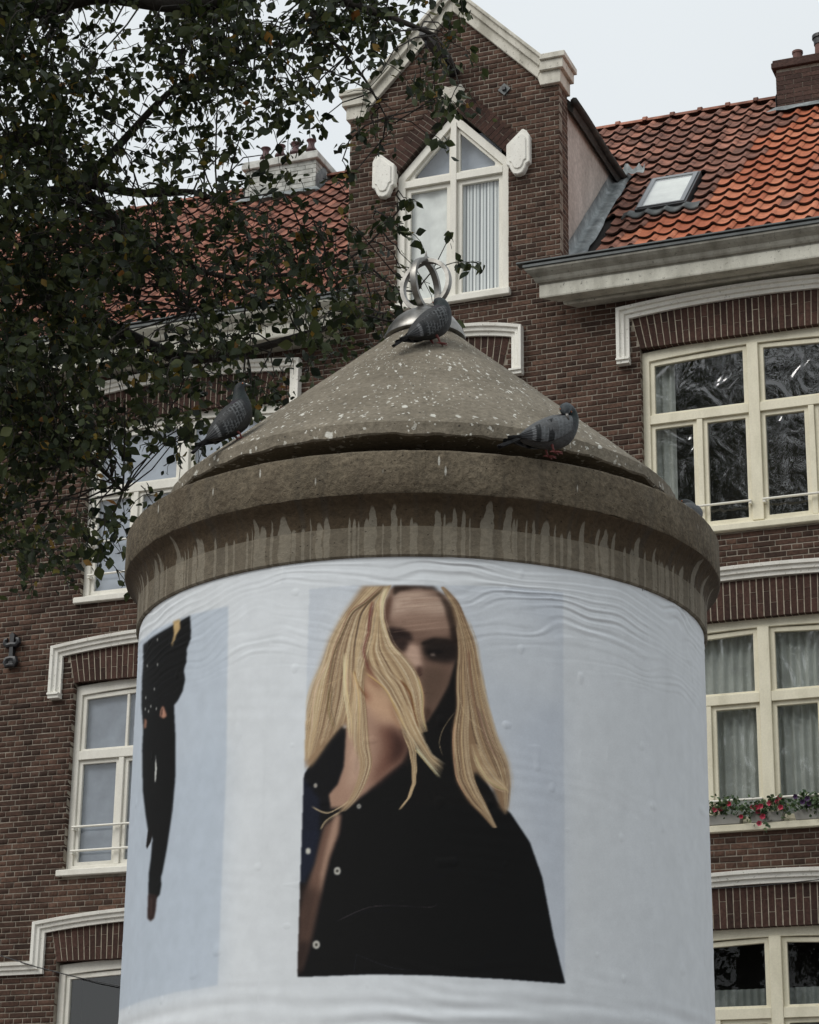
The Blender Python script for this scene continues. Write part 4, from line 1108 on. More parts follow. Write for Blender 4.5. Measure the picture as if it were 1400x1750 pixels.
    c.poly(Z([(560, 860), (640, 870), (710, 940), (725, 1000), (690, 1075), (600, 1150), (500, 1240), (540, 1120), (580, 1000)]), (104, 70, 60), 9, .9)
    c.poly(Z([(620, 880), (700, 940), (722, 1000), (680, 1060), (620, 1100), (640, 980)]), (58, 38, 34), 7, .85)
    c.poly(Z([(400, 900), (460, 880), (500, 960), (480, 1100), (420, 1200), (380, 1250), (390, 1050)]), (190, 160, 142), 8, .8)
    c.poly(Z([(500, 640), (600, 740), (660, 840), (600, 860), (520, 820), (480, 740)]), (196, 160, 134), 7, .8)
    # open front: collar, chest strip, far placket
    c.poly(Z([(350, 870), (365, 900), (355, 1100), (320, 1200), (270, 1260), (280, 1330), (230, 1467), (120, 1467), (130, 1160), (190, 1090), (260, 980)]), (19, 19, 22), 2)
    c.poly(B([(280, 240), (270, 330), (225, 450), (180, 640), (140, 820), (100, 960), (85, 985), (90, 700), (150, 480), (200, 300)]), (110, 84, 73), 4)
    c.poly(B([(250, 250), (275, 250), (262, 340), (222, 450), (195, 560), (180, 640), (185, 520), (215, 380)]), (166, 136, 119), 3, .9)
    c.poly(B([(88, 560), (180, 600), (150, 780), (100, 950), (82, 980)]), (62, 47, 42), 8, .8)
    c.poly(B([(100, 75), (180, 180), (180, 330), (150, 480), (110, 560), (92, 560), (98, 300)]), (30, 34, 50), 3, .9)
    c.poly(B([(90, 840), (130, 830), (100, 960), (78, 1000)]), (34, 26, 25), 5, .8)
    for L in ([(140, 260), (120, 400), (104, 520)], [(170, 250), (160, 330), (130, 440)]): c.stroke(B(L), 2, 1, (52, 60, 82), .6)
    # shirt folds, placket, pocket
    rg = random.Random(3)
    for L, w_ in (([(310, 360), (300, 560), (240, 760), (180, 960)], 2.5), ([(360, 330), (300, 600), (235, 800)], 1.5), ([(640, 560), (760, 520), (820, 420)], 9), ([(920, 660), (1000, 540), (1030, 440)], 8), ([(880, 980), (960, 900), (1060, 860)], 7), ([(300, 720), (420, 690), (560, 700)], 9), ([(1000, 340), (1030, 440), (1045, 500)], 2), ([(385, 215), (440, 280), (490, 345)], 2)):
        c.stroke(B(L), w_, w_ * .6, (24, 26, 31), .28)
    c.stroke(B([(255, 742), (300, 720), (365, 690), (430, 672), (520, 668), (690, 675), (720, 650)]), 1.6, 1.4, (70, 62, 64), .8)
    c.stroke(B([(345, 890), (440, 930), (520, 955), (620, 968)]), 1.5, 1.2, (52, 50, 54), .7); c.stroke(B([(350, 890), (335, 985)]), 1.4, 1.2, (50, 50, 54), .7)
    for _ in range(90):
        x, y = rg.uniform(250, 1150), rg.uniform(250, 960); l = rg.uniform(30, 120); a = rg.uniform(-.9, .9)
        c.stroke(B([(x, y), (x + l * math.cos(a), y + l * math.sin(a) * .6)]), 3, 2, (20, 22, 27), .22)
    def ringb(x, y, r_, hole=(40, 38, 36)):
        q_ = lambda k_: [(x + k_ * r_ * .85 * math.cos(t), y + k_ * r_ * math.sin(t)) for t in np.linspace(0, 2*PI, 14)[:-1]]
        c.poly(q_(1.15), (190, 188, 182), .6); c.poly(q_(.45), hole, .6)
    ringb(577, 1489, 6.2); ringb(541.5, 1615, 6.4); ringb(527.5, 1455, 4.6, (200, 198, 190)); ringb(614, 1378.5, 3.6); ringb(540, 1343, 3.4, (90, 70, 60))
    # hair: soft base masses, tonal patches, then thousands of fine strands along flow curves
    ZA = lambda L: [(500 + x / 5.385, 990 + y / 5.385) for x, y in L]
    ZB = lambda L: [(640 + x / 4.07, 990 + y / 4.07) for x, y in L]
    c.poly(ZA([(650, 60), (900, 60), (840, 330), (900, 580), (1090, 780), (1190, 1000), (1210, 1260), (1100, 1330), (950, 1180), (840, 1010), (690, 880), (640, 1000), (620, 1400), (560, 1420), (490, 1330), (420, 1410), (330, 1540), (240, 1660), (180, 1725), (122, 1740), (118, 1400), (190, 990), (270, 800), (350, 560), (480, 330)]), (150, 124, 98), 4)
    c.poly(ZA([(640, 130), (830, 70), (600, 300), (450, 520), (380, 700), (300, 900), (200, 1100), (130, 1400), (120, 1380), (190, 990), (270, 790), (350, 560), (480, 320)]), (190, 168, 140), 6, .8)
    c.poly(ZA([(690, 300), (740, 300), (730, 500), (680, 700), (740, 880), (690, 850), (650, 660)]), (112, 76, 62), 3, .8)
    c.poly(ZA([(320, 950), (480, 980), (500, 1300), (430, 1420), (330, 1400), (280, 1200)]), (128, 102, 80), 8, .8)
    c.poly(ZA([(860, 200), (920, 150), (880, 420), (830, 380)]), (88, 62, 52), 3, .8)
    c.poly(ZA([(580, 880), (640, 960), (720, 1100), (700, 1140), (620, 1060)]), (122, 78, 62), 5, .75)
    c.poly(ZA([(690, 800), (760, 880), (840, 1000), (800, 1010), (700, 930)]), (136, 92, 74), 5, .7)
    c.poly(ZA([(960, 930), (1080, 1010), (1130, 1180), (1080, 1180), (990, 1060)]), (112, 76, 58), 6, .75)
    c.poly(ZA([(900, 1120), (1000, 1200), (1090, 1400), (1030, 1400), (940, 1260)]), (128, 88, 68), 6, .65)
    c.poly(ZB([(470, 50), (560, 140), (630, 280), (690, 430), (730, 660), (770, 850), (840, 1090), (915, 1280), (935, 1450), (912, 1640), (860, 1580), (820, 1460), (700, 1340), (690, 1400), (760, 1540), (835, 1730), (760, 1650), (650, 1540), (575, 1410), (548, 1210), (545, 1050), (578, 890), (570, 700), (590, 480), (570, 330), (530, 180)]), (140, 114, 90), 3)
    c.poly(ZB([(720, 1080), (840, 1120), (910, 1290), (930, 1450), (860, 1440), (760, 1330)]), (140, 112, 88), 8, .8)
    c.poly(ZB([(690, 1340), (740, 1420), (830, 1480), (870, 1600), (800, 1560), (720, 1480)]), (24, 21, 20), 3, .9)
    c.poly(ZB([(420, 60), (500, 150), (545, 320), (592, 440), (560, 470), (525, 330), (490, 190)]), (40, 30, 26), 3, .85)
    pal = [(228, 214, 188), (210, 189, 155), (190, 164, 129), (166, 138, 107), (134, 108, 85), (98, 75, 61), (60, 45, 39)]
    def fam(T_, A_, B2, n, mean, sd, wid=(.8, 1.7), al=.62, spread=4., full=.55, flat=1.):
        rs = lambda P_: np.stack([np.interp(np.linspace(0, 1, 16), np.linspace(0, 1, len(P_)), np.array(P_, float)[:, j]) for j in (0, 1)], 1)
        A2, B3 = rs(A_), rs(B2); ph = rg.uniform(0, 6)
        for _ in range(n):
            t = rg.random(); w1, w2 = rg.uniform(-1, 1), rg.uniform(0, 6); uu = np.linspace(0, 1, 16)
            Q = A2 * (1 - t) + B3 * t + np.stack([spread * (.4 * rg.gauss(0, 1) + w1 * np.sin(uu * rg.uniform(3, 8) + w2) + rg.gauss(0, 1.2) * uu ** 2), np.zeros(16)], 1)
            a, e = (0, 16) if rg.random() < full else sorted(rg.sample(range(17), 2))
            if e - a < 5: continue
            tone = mean + .45 + 1.7 * math.sin(t * 47 + ph) * math.cos(t * 19 - ph) * flat
            c.stroke(T_(Q[a:e]), rg.uniform(*wid), rg.uniform(.7, 1.2), pal[min(6, max(0, int(rg.gauss(tone, sd) + .5)))], al * rg.uniform(.6, 1.1))
    OUT = [(690, 80), (500, 310), (370, 560), (290, 800), (205, 990), (150, 1250), (120, 1500), (118, 1680)]
    D1 = [(830, 70), (680, 210), (545, 310), (445, 520), (385, 690), (345, 900), (300, 1150), (250, 1400), (190, 1600)]
    D2 = [(860, 75), (740, 180), (640, 310), (590, 500), (570, 650), (565, 850), (555, 1050), (520, 1200), (485, 1320)]
    D3 = [(880, 70), (790, 190), (740, 330), (720, 500), (690, 660), (640, 800), (610, 1000), (612, 1200), (600, 1500), (640, 1750), (560, 2000), (430, 2150)]
    B1 = [(905, 62), (840, 210), (830, 380), (900, 590), (1080, 770), (1160, 900), (1195, 1060), (1205, 1250), (1240, 1400)]
    INN = [(880, 70), (790, 240), (760, 480), (700, 700), (780, 900), (900, 1080), (1000, 1260), (1090, 1450)]
    fam(ZA, OUT, D1, 430, 1.5, 1.5, spread=9)
    fam(ZA, D1, D2, 470, 2.3, 1.7, spread=7)
    fam(ZA, D2, D3[:10], 340, 2.2, 1.7, spread=7)
    fam(ZA, D3, [(900, 65), (800, 230), (760, 430), (720, 640), (660, 820), (650, 1000), (680, 1200), (700, 1450), (730, 1700), (650, 1960), (500, 2130)], 200, 2.0, 1.6, spread=7)
    fam(ZA, INN, B1, 540, 1.8, 1.6, spread=6)
    fam(ZA, [(690, 800), (850, 1010), (960, 1200), (1050, 1400), (1110, 1560)], [(900, 800), (1060, 960), (1130, 1150), (1180, 1350), (1240, 1480)], 120, 2.3, 1.3, spread=6)
    # hanging ends of the swept lock
    fam(ZB, [(120, 900), (200, 1060), (280, 1180), (370, 1290), (455, 1385)], [(240, 880), (290, 1000), (340, 1110), (400, 1220), (490, 1280)], 110, 1.4, 1.1, spread=5)
    fam(ZB, [(190, 1060), (240, 1180), (262, 1300), (265, 1420), (230, 1530), (170, 1605)], [(250, 1080), (285, 1200), (292, 1320), (285, 1420), (250, 1510), (185, 1600)], 60, 1.5, 1.0, spread=3)
    # right side
    RI = [(575, 350), (590, 500), (572, 700), (576, 890), (546, 1060), (552, 1220), (580, 1400), (655, 1540), (765, 1650), (835, 1730)]
    RM = [(590, 250), (640, 450), (650, 700), (660, 900), (650, 1100), (665, 1300), (700, 1430), (760, 1560), (838, 1725)]
    RO = [(480, 60), (570, 150), (632, 290), (690, 440), (728, 660), (770, 860), (838, 1100), (912, 1285), (932, 1450), (912, 1640)]
    fam(ZB, RI, RM, 400, 2.1, 1.7, spread=6)
    fam(ZB, [(470, 60), (560, 200), (620, 420), (640, 700), (660, 900), (690, 1100), (760, 1280), (840, 1400), (925, 1470)], RO, 480, 2.4, 1.7, spread=7)
    fam(ZB, [(660, 1150), (700, 1290), (770, 1390), (860, 1440), (928, 1470)], [(720, 1150), (780, 1270), (850, 1370), (910, 1440), (930, 1490)], 60, 1.3, .9, spread=4)
    c.poly(Z([(352, 872), (366, 900), (355, 1100), (320, 1200), (270, 1260), (280, 1330), (230, 1467), (120, 1467), (126, 1180), (150, 1165), (195, 1092), (262, 984)]), (17, 17, 20), 1.5, .8)
    c.poly(B([(100, 75), (180, 180), (180, 330), (150, 480), (110, 560), (92, 560), (98, 300)]), (27, 31, 46), 3, .8); ringb(527.5, 1455, 4.6, (200, 198, 190)); ringb(540, 1343, 3.0, (90, 70, 60))
    # strong single locks, dark gaps and light bands
    def lock(T_, L, n, wid, col, jit, al=.5):
        for _ in range(n):
            dx, dy = rg.gauss(0, jit), rg.gauss(0, jit); v = [int(min(255, max(0, q_ + rg.gauss(0, 10)))) for q_ in col]
            c.stroke(T_([(x + dx + rg.gauss(0, jit * .4), y + dy) for x, y in L]), rg.uniform(.5, 1) * wid, .8, v, al)
    lock(ZA, D1[:7], 7, 2.2, (98, 74, 60), 7); lock(ZA, D2[:6], 7, 2.2, (92, 68, 56), 6)
    lock(ZA, [(745, 210), (720, 350), (705, 500), (665, 650), (690, 790), (745, 880)], 9, 3, (104, 66, 54), 8)
    lock(ZA, [(570, 850), (610, 980), (690, 1090)], 5, 2.6, (116, 70, 56), 8)
    lock(ZA, [(490, 690), (490, 900), (500, 1100), (525, 1300), (530, 1480)], 12, 3.2, (224, 204, 168), 12)
    lock(ZA, [(560, 850), (600, 1000), (612, 1200), (600, 1420)], 8, 2.4, (212, 184, 138), 9)
    lock(ZA, [(860, 75), (822, 210), (832, 380), (905, 600), (1000, 700)], 14, 3.2, (220, 202, 170), 12)
    lock(ZA, [(680, 870), (850, 1010), (955, 1200), (1050, 1400)], 8, 2.4, (206, 174, 126), 9)
    lock(ZA, [(1150, 900), (1195, 1060), (1200, 1260), (1235, 1400)], 7, 2.2, (208, 180, 130), 6)
    lock(ZA, [(1000, 940), (1080, 1060), (1120, 1220), (1160, 1380)], 6, 2.4, (92, 62, 48), 8)
    lock(ZA, [(330, 760), (250, 940), (200, 1150), (190, 1400)], 8, 2.4, (216, 198, 168), 10)
    lock(ZA, [(360, 1000), (350, 1200), (400, 1380)], 6, 2.2, (98, 76, 60), 14)
    lock(ZB, [(290, 1180), (370, 1280), (452, 1380)], 8, 2.4, (216, 202, 170), 5)
    lock(ZB, [(560, 1000), (548, 1160), (570, 1380), (650, 1530)], 6, 2, (206, 180, 138), 4)
    lock(ZB, [(700, 1230), (760, 1360), (840, 1440), (925, 1470)], 8, 2, (210, 190, 156), 6)
    lock(ZB, [(640, 500), (650, 700), (690, 950)], 6, 2.2, (120, 94, 72), 14); lock(ZB, [(720, 900), (790, 1120), (870, 1280)], 6, 2.2, (118, 92, 72), 12)
    c.poly(Z([(640, 72), (780, 72), (870, 76), (900, 100), (860, 92), (760, 88), (680, 104), (640, 130)]), (44, 33, 28), 2, .85)
    # fly-away hairs
    for _ in range(80):
        Q0 = rg.choice([OUT[1:5], OUT[3:8], OUT[4:8]]); dx = rg.gauss(-10, 16); c.stroke(ZA([(x + dx + rg.gauss(0, 8), y + rg.gauss(0, 14)) for x, y in Q0]), 1., .7, rg.choice(pal[:5]), .3)
    for _ in range(80):
        j = rg.randint(2, 6); dx = rg.gauss(6, 10); c.stroke(ZB([(x + dx + rg.gauss(0, 5), y + rg.gauss(0, 10)) for x, y in RO[j:j+4]]), 1., .7, rg.choice(pal[:5]), .3)
    for L in ([(555, 930), (480, 1040), (452, 1140), (475, 1230)], [(580, 780), (620, 920), (700, 1010), (760, 1060)]): c.stroke(ZB(L), 1.4, 1., (205, 184, 150), .75)
    for L in ([(480, 890), (400, 940), (300, 980), (240, 1010)],): c.stroke(ZA(L), 1.4, 1., (196, 168, 132), .7)
    for L in ([(180, 1330), (260, 1365), (330, 1340), (400, 1290)], [(340, 1360), (260, 1410), (225, 1460)]):
        for _ in range(5): c.stroke(Z([(x + rg.gauss(0, 4), y + rg.gauss(0, 4)) for x, y in L]), 1.5, .9, (206, 184, 150), .55)
    # print grain
    c.a += np.random.default_rng(2).normal(0, 2.2, c.a.shape[:2])[..., None]
    # crisp edges of the photograph at the top and at the left
    c.poly([(380, 940), (1160, 940), (1160, 1018), (961, 1012), (880, 1003.5), (800, 1000.5), (700, 999.5), (600, 1001), (480, 1012), (380, 1030)], PAPER, .7)
    c.poly([(380, 1000), (519.5, 1000), (524, 1200), (520, 1330), (508.5, 1671), (507, 1760), (380, 1760)], PAPER, .8)
    c.poly([(507, 1671), (640, 1666.5), (740, 1668.5), (860, 1675), (966, 1683), (966, 1760), (507, 1760)], PAPER, .8)
    # tiny printer's mark
    for x in (598, 601.5, 604): c.poly([(x, 951), (x + 1.6, 951), (x + 1.2, 955), (x - .4, 955)], (120, 122, 128), .5)
    for x in (1096, 1099.5, 1103): c.poly([(x, 1006), (x + 1.6, 1007), (x + 1.2, 1011), (x - .4, 1010)], (125, 127, 132), .5)
    return c
def draw_walker():
    c = Canvas(150, 1000, 380, 760, PAPER, 1.5)
    Z = lambda L: [(190 + x / 2.965, 1030 + y / 2.965) for x, y in L]
    # pale blue ground of the picture
    c.poly([(150, 1170), (240, 1098), (262, 1078), (300, 1061), (330, 1050), (391, 1036), (391, 1060), (388, 1300), (373, 1684), (300, 1696), (240, 1712), (203, 1728), (150, 1760)], (187, 196, 210), 1.)
    c.poly([(240, 1340), (330, 1300), (388, 1250), (373, 1684), (300, 1696), (203, 1728)], (180, 190, 205), 22, .7)
    K = (10, 11, 13)
    c.poly(Z([(168, 212), (230, 165), (320, 112), (403, 66), (408, 150), (405, 190), (386, 235), (385, 300), (371, 340), (378, 390), (365, 450), (340, 498), (322, 520), (330, 700), (328, 900), (310, 1080), (285, 1250), (262, 1372), (255, 1390), (258, 1430), (250, 1480), (232, 1500), (192, 1475), (195, 1372), (205, 1300), (215, 1200), (200, 1160), (190, 1145), (180, 1080), (165, 950), (162, 750), (168, 640), (158, 520), (162, 380), (168, 290)]), K, 1.)
    c.poly(Z([(192, 1145), (214, 1165), (206, 1210), (186, 1248), (181, 1235)]), (22, 18, 18), .8)
    c.poly(Z([(192, 1475), (236, 1480), (230, 1560), (222, 1600), (203, 1616), (188, 1600)]), (44, 30, 28), 1.)
    c.poly(Z([(200, 1500), (214, 1500), (212, 1580), (200, 1600)]), (70, 54, 50), 1.5, .7)
    c.poly(Z([(318, 96), (352, 84), (355, 130), (335, 165), (318, 215), (308, 228), (322, 160)]), (190, 162, 118), 1.2)
    c.poly(Z([(262, 524), (272, 530), (287, 575), (270, 588), (250, 575), (252, 550)]), (176, 130, 112), 1.)
    c.poly(Z([(258, 545), (266, 535), (262, 575), (256, 572)]), (60, 44, 40), .6, .8)
    c.poly(Z([(174, 585), (186, 598), (182, 635), (170, 640)]), (160, 118, 100), 1.)
    c.poly(Z([(229, 772), (236, 840), (230, 912), (224, 905), (226, 830)]), (205, 206, 205), .8)
    for x, y in ((240, 188), (188, 321), (239, 315), (224, 438), (180, 482), (178, 540), (193, 552), (234, 538), (205, 525)): c.poly(Z([(x - 3, y - 7), (x + 3, y - 7), (x + 3, y + 7), (x - 3, y + 7)]), (190, 190, 188), .6, .9)
    rg = random.Random(9)
    for _ in range(60):
        x, y = rg.uniform(180, 360), rg.uniform(180, 500); c.stroke(Z([(x, y), (x + 20, y - 12), (x + 45, y - 18)]), 2, 1, (34, 35, 38), .35)
    for _ in range(14):
        x, y = rg.uniform(190, 320), rg.uniform(560, 1250); c.stroke(Z([(x, y), (x - 4, y + 90)]), 2.5, 1, (28, 29, 32), .4)
    return c
_ng = {}
def vnoise(x, y, seed):
    if seed not in _ng: _ng[seed] = np.random.default_rng(seed).uniform(-1, 1, (128, 128))
    g = _ng[seed]; xi, yi = np.floor(x).astype(int), np.floor(y).astype(int); fx, fy = x - xi, y - yi
    fx = fx*fx*(3-2*fx); fy = fy*fy*(3-2*fy); G = lambda a, b_: g[a % 128, b_ % 128]
    return G(xi, yi)*(1-fx)*(1-fy) + G(xi+1, yi)*fx*(1-fy) + G(xi, yi+1)*(1-fx)*fy + G(xi+1, yi+1)*fx*fy
def wrinkle(s, z):
    """creases of the pasted paper in metres: rows of ripples near the top and the foot, odd folds elsewhere"""
    dt = 3.49 - z
    h = np.zeros_like(s)
    w1 = vnoise(s * 2.2, z * 5, 1); w2 = vnoise(s * 5.5, z * 11, 2)
    ph = (z + .10 * w1 * .35 + .018 * w2 + .014 * vnoise(s * 11 , z * 16, 12))
    top = np.clip(1.12 - dt / .27, 0, 1) ** .8 * np.clip(.55 + .9 * vnoise(s * 2.6 + 9, z * 9, 3), .25, 1) * np.clip(dt / .012, 0, 1)
    top = top * np.clip(.72 + .75 * vnoise(s * 5.5 + 2, z * 30, 21), .3, 1.3); sn = np.sin(2*PI * ph / .0225); h += .0013 * top * (np.abs(sn) ** .6 * np.sign(sn) * .5 + .5 * sn) + .0006 * top * np.sin(2*PI * (ph + .008 * w2) / .0125 + 3 * w1)
    n2 = vnoise(s * 7 + 3, z * 42, 15); h += .0011 * top * (1 - np.abs(n2)) ** 4
    mid = np.clip(vnoise(s * 3.1 + 20, z * 4.5, 4) - .4, 0, 1) * np.clip((dt - .1) / .2, 0, 1)
    h += .00035 * mid * np.sin(2*PI * (z + .12 * s + .02 * w2 + .03 * w1) / .034)
    foot = np.clip((2.42 - z) / .05, 0, 1) * np.clip(.55 + .7 * vnoise(s * 2.4, z * 7 + 3, 5), .15, 1)
    h += .0022 * foot * np.sin(2*PI * (z + .02 * w1 + .012 * w2) / .052 + 1.1)
    foot2 = np.clip((2.48 - z) / .1, 0, 1) * np.clip(vnoise(s * 4 + 4, z * 8, 6), 0, 1)
    h += .0006 * foot2 * np.sin(2*PI * (z + .1 * s + .02 * w2) / .03)
    # blisters
    h += .0016 * np.clip(vnoise(s * 24, z * 20, 7) - .78, 0, 1) / .22
    h += .0004 * vnoise(s * 8, z * 8, 8) + .0010 * vnoise(s * 1.6, z * 1.6, 9)
    return h
def poster(name, t0, t1, z0, z1, step, canvas, lift, seam_x=None):
    ns, nz_ = int((t1 - t0) * RC / step), int((z1 - z0) / step)
    T, Zz = np.meshgrid(np.linspace(t0, t1, ns), np.linspace(z0, z1, nz_))
    S_ = T * RC
    edge = np.clip(np.minimum(np.minimum(S_ - t0 * RC, t1 * RC - S_), z1 - Zz) / .012, 0, 1)
    r_ = RC + lift + wrinkle(S_ + 5, Zz) * (.25 + .75 * edge)
    V = np.stack([AX + r_ * np.sin(T), AY - r_ * np.cos(T), Zz], -1)
    flat = np.stack([AX + RC * np.sin(T), AY - RC * np.cos(T), Zz], -1)
    colr = np.tile(PAPER, (nz_, ns, 1)).astype(float)
    if canvas is not None:
        v = flat - CAM; k_ = v @ FW; X = 700 + F_PX * (v @ RT) / k_; Y = 875 - F_PX * (v @ UP) / k_
        nrm = np.stack([np.sin(T), -np.cos(T)], -1); facing = (nrm[..., 0] * (CAM[0] - flat[..., 0]) + nrm[..., 1] * (CAM[1] - flat[..., 1])) > 0
        inside = facing & (X > canvas.x0) & (X < canvas.x0 + canvas.W / canvas.k) & (Y > canvas.y0) & (Y < canvas.y0 + canvas.H / canvas.k)
        smp = canvas.sample(X, Y); colr = np.where(inside[..., None], smp, colr)
        if canvas.k > 1.2: colr = np.where((~facing & (Zz > 2.425) & (Zz < 3.40))[..., None], np.array([187., 196, 210]), colr)
    alb = np.clip(lin(colr) / lin(PAPER) * np.array([.64, .67, .695]), .006, .9)
    C4 = np.concatenate([alb, np.ones((nz_, ns, 1))], -1).reshape(-1, 4)
    ii = np.arange(ns * nz_).reshape(nz_, ns)
    Fq = np.stack([ii[:-1, :-1], ii[:-1, 1:], ii[1:, 1:], ii[1:, :-1]], -1).reshape(-1, 4)
    V = V.reshape(-1, 3); org = np.array([AX + RC * math.sin((t0 + t1) / 2), AY - RC * math.cos((t0 + t1) / 2), z0])
    o = quad_mesh(name, V - org, Fq, M['paper'], None, None, True, C4); o.location = org
    return o
def theta_at(x, y):
    d = ray(x, y); a = d[0]**2 + d[1]**2; bx, by = CAM[0] - AX, CAM[1] - AY; b_ = 2 * (d[0]*bx + d[1]*by); c = bx*bx + by*by - RC*RC
    t = (-b_ - math.sqrt(b_*b_ - 4*a*c)) / (2*a); p_ = CAM + d * t
    return math.atan2(p_[0] - AX, -(p_[1] - AY))
tA, tB = theta_at(455, 1300), theta_at(1114, 1300)
o = poster('poster', tA, tB, 2.1, 3.4865, .0021, draw_portrait(), .0032)
tag(o, 'creased poster showing a blond woman in a black shirt on the column', 'poster', 'posters pasted on the column')
o = poster('poster', -2.5, tA + .02, 2.1, 3.4862, .0034, draw_walker(), .0022)
tag(o, 'pale blue poster with a black clad figure at the left edge of the column', 'poster', 'posters pasted on the column')
o = poster('poster', tB - .02, 2.5, 2.1, 3.4862, .0036, None, .0022)
tag(o, 'blank pale paper sheet pasted at the right edge of the column', 'poster', 'posters pasted on the column')

# ================================================================== pigeons
def cone_r(z): return .733 - .628 * (z - 3.881) / .544
def hit_cone(x, y):
    d = ray(x, y); d = d / np.linalg.norm(d)
    for t in np.arange(4.8, 9, .0015):
        p_ = CAM + d * t
        if 3.84 < p_[2] < 4.43 and math.hypot(p_[0] - AX, p_[1] - AY) <= cone_r(p_[2]): return p_
def hit_plane(x, y, z):
    d = ray(x, y); return CAM + d * ((z - CAM[2]) / d[2])
k = NT('plumage'); at_ = k.n('Attribute', {'attribute_name': 'print'}); tcx = k.n('TexCoord').outputs['Object']
c = k.mix(.5, at_.outputs['Color'], k.ramp(k.noise(90, 3, tcx), [(.3, .5), (.7, 1.3)]), 'MULTIPLY')
k.bump(k.noise(120, 3, k.mapping(tcx, (.5, 1, 1))), .5, .004); M['plumage'] = k.done(c, .6, spec=.3)
k = NT('bird_leg'); M['bird_leg'] = k.done((.16, .04, .036), .6)
k = NT('beak'); M['beak'] = k.done((.09, .085, .08), .5)
k = NT('cere'); M['cere'] = k.done((.62, .6, .56), .6)
k = NT('bird_eye'); M['bird_eye'] = k.done((.28, .08, .02), .2)
def loft(rings, n=14):
    """rings: (centre xyz, half width, half height, colour); frames follow the spine"""
    C_ = [np.array(r_[0], float) for r_ in rings]; V = []; col = []; m = len(rings); prev = np.array([0, 1., 0])
    for i in range(m):
        t = C_[min(i+1, m-1)] - C_[max(i-1, 0)]; t /= np.linalg.norm(t)
        a = prev - t * (prev @ t); a /= np.linalg.norm(a); prev = a; b_ = np.cross(t, a)
        for k_ in range(n):
            q_ = 2*PI*k_/n; V.append(C_[i] + a * rings[i][1] * math.cos(q_) + b_ * rings[i][2] * math.sin(q_))
            cc = np.array(rings[i][3]); 
            if len(rings[i]) > 4: f = .5 - .5 * math.sin(q_) if b_[2] > 0 else .5 + .5 * math.sin(q_); cc = cc * (1 - f) + np.array(rings[i][4]) * f
            col.append(cc)
    F_ = [(i*n+k_, i*n+(k_+1) % n, (i+1)*n+(k_+1) % n, (i+1)*n+k_) for i in range(m-1) for k_ in range(n)]
    F_ += [tuple(range(n-1, -1, -1)), tuple((m-1)*n + k_ for k_ in range(n))]
    return V, F_, col
def colored(name, V, F_, col, mat, parent, subdiv=1):
    me = bpy.data.meshes.new(name); me.from_pydata([tuple(map(float, v)) for v in V], [], F_)
    ca = me.color_attributes.new('print', 'FLOAT_COLOR', 'POINT'); ca.data.foreach_set('color', np.concatenate([np.array(col), np.ones((len(col), 1))], 1).astype(np.float32).ravel())
    o = link(name, me, mat, parent, True)
    if subdiv: s_ = o.modifiers.new('smooth', 'SUBSURF'); s_.levels = subdiv; s_.render_levels = subdiv
    return o
